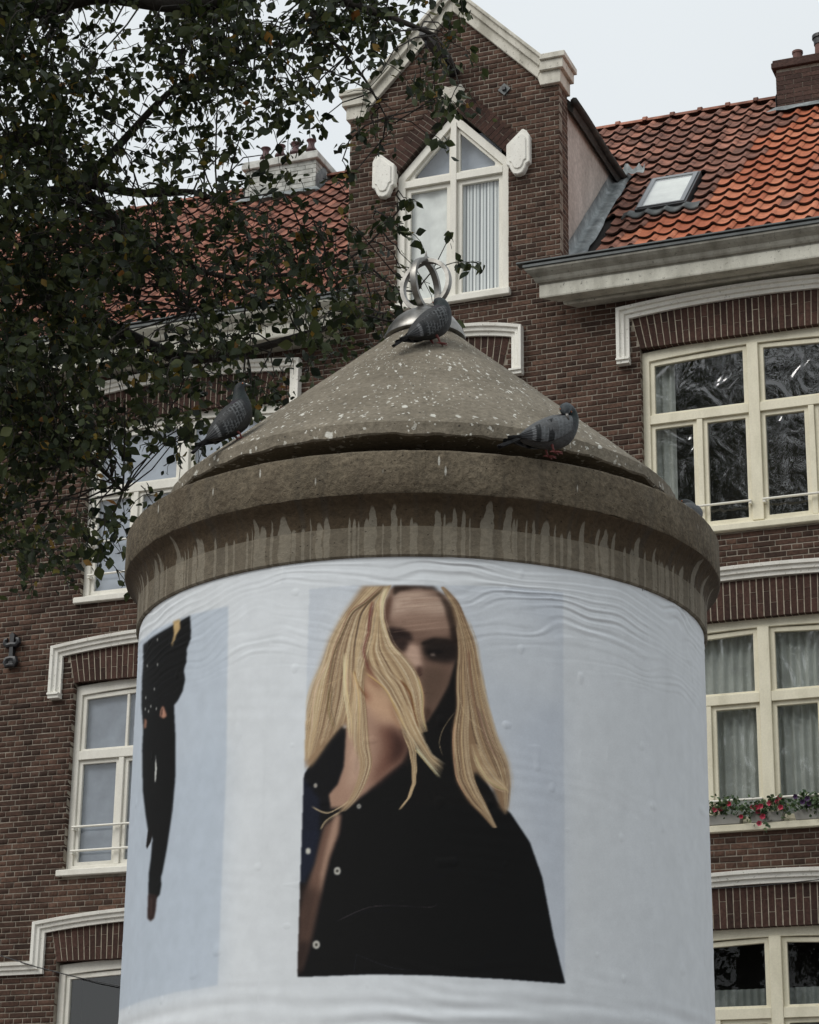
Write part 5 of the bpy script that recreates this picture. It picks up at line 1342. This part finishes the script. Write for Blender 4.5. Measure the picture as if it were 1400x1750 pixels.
def pigeon(loc, yaw, label, pitch=0., roll=0., head='up', scale=1., pale=.34, barred=False, sink=-.013):
    o = empty('pigeon', loc); o.rotation_euler = (roll, -pitch, yaw); o.scale = (scale,) * 3
    tag(o, label, 'pigeon', 'pigeons on the column')
    BE = np.array((.10, .103, .106)) * pale; NE = np.array((.010, .017, .017)); HD = np.array((.036, .044, .05)) * pale; PU = np.array((.022, .013, .022)); SINK = sink
    rings = [((-.098, 0, .066), .006, .006, BE, BE), ((-.088, 0, .068), .020, .015, BE, BE), ((-.062, 0, .076), .034, .028, BE, BE * .8), ((-.025, 0, .087), .044, .042, BE, BE * .9), ((.015, 0, .097), .050, .051, BE, BE),
             ((.048, 0, .112), .048, .052, BE * .8, BE * .55), ((.070, 0, .136), .040, .044, PU, NE), ((.080, 0, .162), .029, .032, NE, NE)]
    if head == 'up':
        rings += [((.084, 0, .177), .0235, .026, NE, NE), ((.088, 0, .191), .0205, .022, HD, NE), ((.095, 0, .204), .020, .020, HD, HD), ((.107, 0, .210), .0165, .0165, HD, HD), ((.118, 0, .208), .010, .010, HD, HD), ((.123, 0, .206), .004, .005, HD, HD)]
        bk = [(.120, 0, .206), (.131, 0, .2035), (.142, 0, .198)]; ey = [(.106, .0165, .212), (.106, -.0165, .212)]; ce = (.125, 0, .2075)
    elif head == 'away':
        rings[-1] = ((.080, 0, .153), .032, .034, NE, NE)
        rings += [((.087, .004, .166), .026, .027, NE, NE), ((.089, .012, .177), .023, .023, HD, NE), ((.090, .024, .186), .021, .021, HD, HD), ((.090, .036, .188), .017, .017, HD, HD), ((.089, .046, .185), .009, .009, HD, HD), ((.089, .050, .183), .004, .004, HD, HD)]
        bk = [(.089, .048, .183), (.088, .058, .179), (.087, .067, .173)]; ey = [(.105, .034, .191), (.074, .034, .191)]; ce = (.089, .052, .1845)
    else:   # tucked: the neck bends back and the bill is pushed into the breast feathers on the near side
        rings[-1] = ((.082, 0, .156), .032, .034, NE * 1.3, NE)
        rings += [((.084, -.002, .166), .0265, .028, NE * 1.5, NE), ((.077, -.006, .177), .0245, .025, NE * 1.6, NE), ((.064, -.014, .184), .0225, .0225, HD * 1.3, HD), ((.052, -.028, .179), .0205, .0205, HD * 1.7, HD), ((.046, -.040, .166), .0165, .0165, HD * 1.3, HD), ((.046, -.046, .154), .009, .009, HD, HD), ((.046, -.048, .149), .004, .004, HD, HD)]
        bk = [(.046, -.0475, .152), (.048, -.051, .141), (.051, -.053, .131)]; ey = [(.068, -.038, .166), (.033, -.032, .172)]; ce = (.0465, -.0495, .147)
    rings = [(r_[0], r_[1] * (1.1 if i < 6 else 1.), r_[2] * (1.12 if i < 6 else 1.), *r_[3:]) for i, r_ in enumerate(rings)]
    V, F_, col = loft(rings); colored('body', V, F_, col, M['plumage'], o)
    m_ = MB(); m_.tube(bk, [.0055, .0042, .0012], 8); m_.build('beak', M['beak'], o, smooth=True)
    m_ = MB(); m_.lathe([(.001, -.004), (.0042, -.002), (.0045, .001), (.003, .004), (.001, .005)], 8); m_.v = [(a + ce[0], b_ + ce[1], c_ + ce[2]) for a, b_, c_ in m_.v]; m_.build('cere', M['cere'], o, smooth=True)
    for e in ey:
        m_ = MB(); m_.lathe([(.0005, -.0032), (.0025, -.002), (.0034, 0), (.0025, .002), (.0005, .0032)], 8); m_.v = [(a + e[0], b_ + e[1], c_ + e[2]) for a, b_, c_ in m_.v]; m_.build('eye', M['bird_eye'], o, smooth=True)
    # tail: fan of feathers
    dz = 0 if head != 'tucked' else -.012
    for i in range(7):
        a = (i - 3) * .07; L = .098 - abs(i - 3) * .003; w_ = .0085
        V = []; 
        for t, ww in ((0, .5), (.3, .9), (.85, 1.15), (.97, .9), (1, .35)):
            x = -.078 - L * t * math.cos(a); y = -L * t * math.sin(a) + (i - 3) * .003; z = .070 - (.036 + dz * -1) * t + .0016 * (3 - abs(i - 3)) + (.003 if t < .1 else 0)
            for sg in (-1, 1): V += [(x, y + sg * w_ * ww, z + .0016), (x, y + sg * w_ * ww, z - .0012)]
        F_ = []; col = []
        for j in range(4): q_ = j * 4; F_ += [(q_, q_+2, q_+6, q_+4), (q_+3, q_+1, q_+5, q_+7), (q_+1, q_, q_+4, q_+5), (q_+2, q_+3, q_+7, q_+6)]
        F_ += [(0, 1, 3, 2), (16, 18, 19, 17)]
        for j, (t) in enumerate((0, .3, .85, .97, 1)): col += [np.array((.075, .08, .085)) * pale if t < .8 else np.array((.012, .012, .014))] * 4
        colored('tail_feather', V, F_, col, M['plumage'], o, 0)
    # folded wings: blade that hugs the flank, rows of feathers
    for sg in (1, -1):
        nu, nv = 52, 22; V = []; col = []; rg = random.Random(4 + sg)
        for layer in (0, 1):
            for i in range(nu + 1):
                u = i / nu
                x = .066 - .212 * u; zc = .128 - .074 * u - .012 * math.sin(PI * u)
                hh = .040 * (math.sin(PI * min(1, u * 1.05 + .12)) ** .75) * (1 - .55 * u) + .006
                for j in range(nv + 1):
                    v = j / nv; e = 2 * v - 1
                    wy = (.051 - .034 * u ** 1.6) * (1 - .28 * e * e * (1 if e > 0 else .55)) + .004
                    wy *= math.sin(PI * min(1, u * .9 + .35)) ** .25 if u < .3 else 1
                    z = zc + hh * e + .006 * (e < -.8) * u; y = sg * (wy - (.007 if layer else 0)) 
                    if layer == 0: y += sg * .0016 * ((u * 17) % 1 - .5) * (u < .6) + sg * .0012 * math.sin(v * 30) * (u >= .6)
                    V.append((x, y, z))
                    row = int(u * 17); fa = u * 17 - row; fb = (v * 6 + .5 * (row % 2)) % 1
                    edge = (fa > .62) or abs(fb - .5) > .40                                   # pale fringe of each covert feather
                    base = np.array((.12, .128, .134)) * pale * (1.05 - .3 * u)
                    if u < .52 and not barred: base = base * ((2.6 if rg.random() < .75 else 1.2) if edge and u > .05 else (.22 if u > .08 else .7))
                    elif u < .52: base = base * (1.25 if edge else .95)
                    if .50 < u < .59 or (barred and .30 < u < .40): base = np.array((.010, .011, .012))
                    elif .59 <= u < .64: base = np.array((.16, .165, .17)) * (1 if j % 3 else .3)
                    elif u >= .64: base = np.array((.045, .047, .05)) * (1 - .8 * (u - .64) / .36) * (2.0 if j % 5 == 0 else .6)
                    col.append(base)
        n1 = nv + 1; T_ = (nu + 1) * n1; F_ = []
        for i in range(nu):
            for j in range(nv):
                q_ = (i*n1+j, (i+1)*n1+j, (i+1)*n1+j+1, i*n1+j+1); q2_ = tuple(T_ + k_ for k_ in reversed(q_)); F_ += [q_, q2_]
            for j in (0, nv): q_ = (i*n1+j, T_+i*n1+j, T_+(i+1)*n1+j, (i+1)*n1+j); F_.append(q_ if j == 0 else tuple(reversed(q_)))
        if sg > 0: F_ = [tuple(reversed(f)) for f in F_]
        colored('wing', V, F_, col, M['plumage'], o, 0)
    # legs with four toes, kept upright under the tilted body
    R_ = Matrix.Rotation(-pitch, 3, 'Y').inverted()
    for sg in (1, -1):
        m_ = MB(); bx = .012; q_ = lambda x, y, z: tuple(R_ @ Vector((x, y, z)))
        hip = (.003, sg * .02, .050 + SINK * .4); m_.tube([hip, q_(bx - .005, sg * .021, .020), q_(bx, sg * .022, .004)], [.009, .0036, .0034], 8)
        sp = (0, 0, 1)
        for a, L in ((0, .030), (.55, .026), (-.55, .026), (PI, .016)):
            ex, ey_ = bx + L * math.cos(a), sg * .022 + L * math.sin(a)
            m_.tube([q_(bx, sg * .022, .004), q_((bx + ex) / 2, (sg * .022 + ey_) / 2, .0045), q_(ex, ey_, .0015)], [.0033, .0029, .0014], 6)
        m_.build('leg', M['bird_leg'], o, smooth=True)
    for ch_ in o.children:
        if not ch_.name.startswith('leg'): ch_.location = (0, 0, SINK)
    return o
BS = .78
p_ = hit_cone(742, 591); pigeon(p_ + np.array([0, 0, .001]), math.radians(30), 'dark chequered pigeon looking away just below the steel finial', pitch=math.radians(19), head='away', scale=BS * 1.03, sink=-.02)
p_ = hit_cone(404, 754); pigeon(p_ + np.array([0, 0, .001]), math.radians(20), 'upright dark pigeon in profile on the left slope of the cone', pitch=math.radians(27), scale=BS, sink=-.026)
p_ = hit_plane(936, 777, 3.757); pigeon(p_, math.radians(24), 'paler grey pigeon with its head tucked on the concrete rim', pitch=math.radians(1), head='tucked', scale=BS * 1.05, pale=.78, barred=True, sink=-.024)
p_ = np.array([AX + .775 * math.sin(1.27), AY - .775 * math.cos(1.27), 3.745]); pigeon(p_, math.radians(72), 'pigeon mostly hidden behind the right edge of the cone', pitch=math.radians(-3), head='away', scale=BS * .9)

# ================================================================== street tree
TREE = np.array([-6.3, 14.2, 0.])
tree = empty('street_tree', TREE); tag(tree, 'leafy tree with dark drooping branches in front of the left half of the house', 'tree')
T0 = TREE
def rel(P_): return np.asarray(P_) - T0
limbs = []          # polylines in world space
def limb(pts, r0, r1):
    P_ = [np.array(q_, float) for q_ in pts]; Q = []
    for i in range(len(P_) - 1):
        a, b_, c_, d = P_[max(i-1, 0)], P_[i], P_[i+1], P_[min(i+2, len(P_)-1)]
        for f in np.linspace(0, 1, 7)[:-1]: Q.append(.5 * (2*b_ + (c_ - a)*f + (2*a - 5*b_ + 4*c_ - d)*f**2 + (3*b_ - a - 3*c_ + d)*f**3))
    Q.append(P_[-1]); n = len(Q); limbs.append((Q, [r0 + (r1 - r0) * (i / (n - 1)) for i in range(n)]))
m_ = MB(); tp = [(TREE[0] + .04 * math.sin(z), TREE[1] + .05 * math.cos(z * .7), z) for z in np.linspace(0, 9, 14)]
m_.tube([rel(q_) for q_ in tp], [.34, .28, .25, .24, .23, .22, .21, .2, .19, .18, .17, .15, .13, .1], 14); m_.build('trunk', M['bark'], tree, smooth=True)
TK = lambda z: (TREE[0], TREE[1], z)
limb([TK(5.6), (-4.6, 13.6, 7.4), at(20, 245, 13.2), at(110, 305, 13.0), at(190, 372, 12.8), at(255, 440, 12.6), at(330, 530, 12.4)], .10, .012)
limb([at(60, 275, 13.1), at(150, 312, 13.0), at(240, 330, 12.8), at(330, 328, 12.6), at(372, 345, 12.5)], .045, .008)
limb([TK(6.6), (-4.4, 13.3, 8.6), at(-30, 20, 12.9), at(70, 12, 12.6), at(170, -10, 12.4), at(330, 10, 12.2), at(500, -20, 12.0), at(640, 20, 11.8), at(745, 60, 11.7)], .11, .01)
limb([TK(5.), (-4.8, 13.8, 6.1), at(-20, 480, 13.4), at(90, 520, 13.2), at(190, 560, 13.0), at(310, 610, 12.7), at(420, 600, 12.5), at(560, 560, 12.4), at(640, 545, 12.3)], .08, .008)
limb([TK(4.4), (-4.9, 13.7, 5.2), at(-20, 700, 13.2), at(80, 740, 13.0), at(160, 790, 12.8), at(210, 840, 12.7)], .06, .006)
limb([at(190, 372, 12.8), at(260, 420, 12.7), at(370, 470, 12.6), at(480, 470, 12.5), at(600, 440, 12.4), at(690, 350, 12.3)], .022, .004)
limb([at(150, 312, 13.0), at(220, 230, 12.9), at(300, 150, 12.7), at(390, 110, 12.6), at(470, 90, 12.5)], .03, .006)
limb([at(500, -20, 12.0), at(560, 60, 12.), at(620, 130, 12.), at(660, 200, 12.)], .016, .004)
limb([at(640, 545, 12.3), at(690, 545, 12.2), at(718, 490, 12.15), at(740, 460, 12.15), at(768, 405, 12.1)], .007, .002)
limb([at(740, 462, 12.15), at(780, 448, 12.15), at(822, 450, 12.1)], .004, .0015)
limb([TK(7.5), (-6.0, 13., 9.6), (-5.4, 12.4, 12.), (-5., 12.2, 14.2)], .12, .02)
limb([TK(7.), (-7.6, 13.4, 9.), (-9., 12.6, 11.), (-10.2, 12., 13.)], .11, .02)
limb([TK(6.4), (-7.2, 15.6, 8.4), (-8., 17., 10.6), (-8.6, 17.6, 12.6)], .1, .02)
limb([TK(8.), (-5.2, 14.8, 10.6), (-3.8, 14.4, 12.6), (-2.6, 13.6, 13.8)], .09, .015)
limb([TK(6.), (-7.0, 12.2, 7.2), (-8.2, 10.6, 8.6), (-8.8, 9.6, 9.6)], .08, .015)
for Q, R_ in limbs:
    m_ = MB(); m_.tube([rel(q_) for q_ in Q], R_, 8); m_.build('limb', M['bark'], tree, smooth=True)
LP = np.concatenate([np.array(Q) for Q, _ in limbs])
# how closely the crown is leaved, per 100 px field of the view
DENS = [[.95, .9, .9, .95, .9, .85, .75, .4], [.95, .85, .7, .7, .7, .36, .5, .34], [.95, .82, .7, .42, .08, .06, .12, .03], [.95, .95, .92, .68, .3, .16, .1, .0],
        [.95, .95, .95, .92, .85, .68, .34, .0], [.95, .95, .85, .85, .9, .8, .4, 0], [.95, .9, .8, .85, .65, .4, 0, 0], [.9, .9, .7, .4, .1, 0, 0, 0], [.75, .8, .3, .0, 0, 0, 0, 0], [.45, .2, 0, 0, 0, 0, 0, 0]]
DENS = np.array(DENS)
def dens(x, y):
    if y > 1000: return 0
    u, v = min(max(x / 100 - .5, 0), 6.999), min(max(y / 100 - .5, 0), 8.999); i, j = int(u), int(v); fu, fv = u - i, v - j
    D = DENS; d_ = D[j, i]*(1-fu)*(1-fv) + D[j, i+1]*fu*(1-fv) + D[j+1, i]*(1-fu)*fv + D[j+1, i+1]*fu*fv
    if x > 750: d_ *= max(0, 1 - (x - 750) / 40)
    if y > 950: d_ *= max(0, 1 - (y - 950) / 35)
    return d_
leaf_xf = []        # centre, direction to the tip, normal, length, in frame, distance, free-standing
twigs = MB()
def sprig(P_, drop, nl, size, spread, frame, free=0):
    """a drooping twig with leaves on both sides"""
    P_ = np.array(P_, float)
    ang = random.uniform(0, 2*PI); side = np.array([math.cos(ang), math.sin(ang), 0.])
    pts = [P_]; d = side * .55 + np.array([0, 0, random.uniform(-.5, .25)])
    n = 5
    for i in range(n):
        d = d / np.linalg.norm(d); pts.append(pts[-1] + d * drop / n); d = d + np.array([random.gauss(0, .25), random.gauss(0, .25), -.45 + random.gauss(0, .2)])
    twigs.tube([rel(q_) for q_ in pts], [.0032, .0029, .0026, .0022, .0018, .0012], 4, cap=False)
    j = np.argmin(((LP - P_) ** 2).sum(1)); a = LP[j]; ds = np.linalg.norm(a - P_)
    if ds < .8 and random.random() < .38:
        mid = (a + P_) / 2 + np.array([random.gauss(0, .06), random.gauss(0, .06), random.uniform(0, .2) * ds]); q1 = a * .3 + mid * .7 - np.array([0, 0, .02]); q2_ = mid * .5 + P_ * .5 + np.array([0, 0, .04 * ds])
        twigs.tube([rel(a), rel(q1), rel(q2_), rel(P_)], [.006, .005, .0042, .0032], 4, cap=False)
    for k_ in range(nl):
        t = (k_ + random.random()) / nl * n; i = min(int(t), n - 1); c_ = pts[i] + (pts[i+1] - pts[i]) * (t - i)
        tip = np.array([random.gauss(0, .75), random.gauss(0, .75), random.gauss(-.55, .5)]); tip /= np.linalg.norm(tip)
        c_ = c_ + tip * .02 + np.array([random.gauss(0, spread), random.gauss(0, spread), random.gauss(0, spread)])
        nr = np.array([random.gauss(0, 1), random.gauss(0, 1), random.gauss(.6, .8)]); nr = nr - tip * (nr @ tip); nr /= np.linalg.norm(nr)
        leaf_xf.append((c_, tip, nr, size * random.uniform(.6, 1.2), frame, free))
nsp = 0; tries = 0
while nsp < 2000 and tries < 60000:
    tries += 1
    x, y = random.uniform(-60, 800), random.uniform(-90, 1000); d_ = dens(x, y)
    # clumps: the crown is made of branch sprays with holes between them
    cl_ = .5 + .5 * float(vnoise(np.array(x / 46.), np.array(y / 46.), 31)) + .35 * float(vnoise(np.array(x / 120.), np.array(y / 120.), 32))
    if random.random() > d_ * (1 if d_ > .93 else min(1, max(.0, cl_ * 1.15))): continue
    depth = 12.6 + random.gauss(0, .55) - .5 * (x / 800)
    sprig(at(x, y, depth), random.uniform(.14, .34), random.randint(7, 12), random.choice((.046, .054, .062, .074)), .026, True, 0); nsp += 1
for x, y, dr in ((165, 925, .1), (150, 905, .14), (690, 338, .08), (705, 345, .07), (690, 382, .06), (770, 398, .07), (800, 448, .08), (785, 448, .06), (815, 450, .06), (25, 950, .16), (60, 925, .15), (228, 800, .15), (205, 860, .14), (270, 770, .15), (300, 748, .14), (325, 700, .15), (345, 720, .12), (560, 195, .14), (640, 215, .12), (650, 240, .12), (610, 290, .1), (585, 275, .1), (590, 245, .09), (452, 225, .1), (735, 130, .14), (720, 160, .13), (770, 60, .12), (755, 100, .12), (762, 165, .1)):
    sprig(at(x, y, 12.1 + random.uniform(-.15, .15)), dr, random.randint(5, 8), .066, .012, True, 1)
for _ in range(170):                      # long, almost bare hanging twigs
    x, y = random.uniform(0, 760), random.uniform(-40, 760)
    if random.random() < .35 + dens(x, y) and dens(x, y) > .12: sprig(at(x, y, 12.3 + random.gauss(0, .4)), random.uniform(.3, .6), random.randint(1, 4), .06, .012, True, 0)
# the rest of the crown, above and to the left of the view
cr = 0
while cr < 2600:
    v = np.array([random.gauss(0, 1) for _ in range(3)]); v /= np.linalg.norm(v); r_ = random.random() ** .4
    P_ = np.array([-6.8, 13.0, 11.2]) + v * r_ * np.array([5.0, 4.4, 6.2]); x, y = project(P_)
    if -90 < x < 1500 and y > -120: continue
    if P_[2] < 5: continue
    sprig(P_, random.uniform(.3, .6), random.randint(9, 14), .135, .09, False); cr += 1
twigs.build('twigs', M['bark'], tree, kind='stuff')
# a second, taller tree beside the camera, out of the view: it shows only in the panes of the right windows
T2 = np.array([-7.6, 6.8, 0.]); n_first = len(leaf_xf); twigs = MB(); T0 = T2
tree2 = empty('street_tree', T2); tag(tree2, 'tall tree that shows only as a reflection in the panes of the right windows', 'tree')
tree['group'] = tree2['group'] = 'trees along the street'
m_ = MB(); m_.tube([rel((T2[0] + .06 * math.sin(z), T2[1] + .05 * math.cos(z), z)) for z in np.linspace(0, 15, 12)], list(np.linspace(.38, .1, 12)), 12); m_.build('trunk', M['bark'], tree2, smooth=True)
for a in range(7):
    q_ = a * .9; m_ = MB(); z = 8 + a * .9; pts = [T2 + np.array([0, 0, z])]
    for t in (.35, .7, 1.): pts.append(T2 + np.array([math.cos(q_) * 3.6 * t, math.sin(q_) * 3.6 * t, z + 3.2 * t ** 1.3]))
    m_.tube([rel(p_) for p_ in pts], [.1, .07, .045, .015], 8); m_.build('limb', M['bark'], tree2, smooth=True)
cr = 0
while cr < 1300:
    v = np.array([random.gauss(0, 1) for _ in range(3)]); v /= np.linalg.norm(v); r_ = random.random() ** .42
    P_ = np.array([-7.2, 7.6, 14.6]) + v * r_ * np.array([4.6, 4.6, 6.2]); x, y = project(P_)
    if -60 < x < 1460 and y > -60 and P_[1] > 1: continue
    sprig(P_, random.uniform(.4, .8), random.randint(9, 13), .19, .14, False); cr += 1
twigs.build('twigs', M['bark'], tree2, kind='stuff'); second = leaf_xf[n_first:]; del leaf_xf[n_first:]
# leaf: pointed oval folded along the midrib
LVb = np.array([(0, 0, 0), (-.27, .28, .05), (-.36, .5, .07), (-.2, .8, .05), (0, 1.06, -.04), (.2, .8, .05), (.36, .5, .07), (.27, .28, .05), (0, .45, -.01)], float)
LFb = np.array([(0, 8, 1), (1, 8, 2), (2, 8, 3), (3, 8, 4), (4, 8, 5), (5, 8, 6), (6, 8, 7), (7, 8, 0)])
LFb = LFb[:, ::-1]
def leaf_pts(lf):
    c_, tip, nr, L, _, _ = lf; x = np.cross(tip, nr)
    return c_ + L * (LVb[:, :1] * x + (LVb[:, 1:2] - .3) * tip + LVb[:, 2:] * nr)
fr = [i for i, lf in enumerate(leaf_xf) if lf[4]]
def leaf_score(i):
    c_, tip, nr, L, _, free = leaf_xf[i]; v = CAM - c_; D = np.linalg.norm(v); x, y = project(c_)
    if not (8 < x < 1392 and 8 < y < 1742): return -1
    return free * 10 + L / D * abs(nr @ v / D) * 100 + (13 - D) * .12
fr.sort(key=lambda i: -leaf_score(i)); singles = fr[:300]; ss = set(singles)
R2 = [leaf_pts(lf) for lf in second]; quad_mesh('crown', np.concatenate(R2) - T2, (LFb[None] + (np.arange(len(R2)) * 9)[:, None, None]).reshape(-1, 3), M['leaf'], tree2, 'stuff', smooth=True); T0 = TREE
lme = bpy.data.meshes.new('leaf'); lme.from_pydata([tuple(v) for v in LVb - [0, .3, 0]], [], [tuple(map(int, f)) for f in LFb]); lme.materials.append(M['leaf']); lme.polygons.foreach_set('use_smooth', [True] * len(lme.polygons))
restl = [leaf_pts(lf) for i, lf in enumerate(leaf_xf) if i not in ss]; n = len(restl)
Fq = (LFb[None] + (np.arange(n) * 9)[:, None, None]).reshape(-1, 3)
crown = quad_mesh('crown', np.concatenate(restl) - T0, Fq, M['leaf'], tree, 'stuff', smooth=True)
for i in singles:
    c_, tip, nr, L, _, _ = leaf_xf[i]; x = np.cross(tip, nr); mt = Matrix.Identity(4)
    for q_, v in enumerate((x, tip, nr)):
        for j in range(3): mt[j][q_] = v[j] * L
    for j in range(3): mt[j][3] = c_[j] - T0[j]
    o = bpy.data.objects.new('leaf', lme); COL.objects.link(o); o.parent = crown; o.matrix_local = mt

# ================================================================== petunias on the sill of the middle right window
def plant(s0, s1, z, label, nflow, seed, flower='petal_red', droop=.1):
    rg = random.Random(seed); base = np.array([(s0 + s1) / 2, -.005, z])
    o = empty('petunia_plant', H2W(base), -FACADE_YAW); tag(o, label, 'plant', 'potted petunias on the window sill')
    w_ = (s1 - s0)
    m_ = MB(); m_.prism([(-w_ * .36, 0), (w_ * .36, 0), (w_ * .42, .1), (-w_ * .42, .1)], -.05, .055); m_.build('planter', M['planter'], o, bevel=.006)
    lv = []
    st = MB(); tips = []
    for k_ in range(16):
        x = rg.uniform(-.5, .5) * w_; pts = [np.array([x * .4, rg.uniform(-.03, .03), .09])]; dx = rg.gauss(x, .05)
        top = rg.uniform(.12, .24); pts += [np.array([x * .8, rg.uniform(-.07, .0), top]), np.array([dx, rg.uniform(-.13, -.02), top - rg.uniform(0, droop)])]
        st.tube(pts, [.004, .003, .002], 4); tips += [(pts[1] + pts[2]) / 2, pts[2], pts[1]]
    st.build('stems', M['petunia_leaf'], o, kind='stuff')
    for k_ in range(230):
        c_ = tips[rg.randrange(len(tips))] + np.array([rg.gauss(0, .03), rg.gauss(0, .025), rg.gauss(0, .03)])
        tip = np.array([rg.gauss(0, 1), rg.gauss(-.4, .7), rg.gauss(0, .8)]); tip /= np.linalg.norm(tip); nr = np.array([rg.gauss(0, 1), rg.gauss(-.6, 1), rg.gauss(.8, 1)]); nr -= tip * (nr @ tip); nr /= np.linalg.norm(nr)
        lv.append(leaf_pts((c_, tip, nr, rg.uniform(.03, .05), 0, 0)))
    n_ = len(lv); quad_mesh('foliage', np.concatenate(lv), (LFb[None] + (np.arange(n_) * 9)[:, None, None]).reshape(-1, 3), M['petunia_leaf'], o, 'stuff')
    for k_ in range(nflow):
        c_ = tips[rg.randrange(len(tips))] + np.array([rg.gauss(0, .035), -.045, rg.gauss(-.01, .04)]); R_ = rg.uniform(.022, .03); V = [c_ + np.array([0, .02, 0])]; n1 = 15
        for q_ in range(n1):
            a = 2*PI*q_/n1; rr_ = R_ * (1 - .16 * (q_ % 3 == 0)); V.append(c_ + np.array([rr_ * math.cos(a), -.004 * (q_ % 2), rr_ * math.sin(a)]))
        m_ = MB(); m_.add(V, [(0, 1 + (q_ + 1) % n1, 1 + q_) for q_ in range(n1)]); m_.build('flower', M[flower], o)
plant(3.10, 3.52, 6.31, 'trailing green petunia plant at the column end of the window sill', 3, 1)
plant(3.52, 3.92, 6.31, 'petunia plant thick with red flowers in the middle of the window sill', 12, 2, droop=.2)
plant(3.95, 4.35, 6.31, 'petunia plant with dark purple flowers right of the red one on the sill', 4, 3, 'petal_purple')
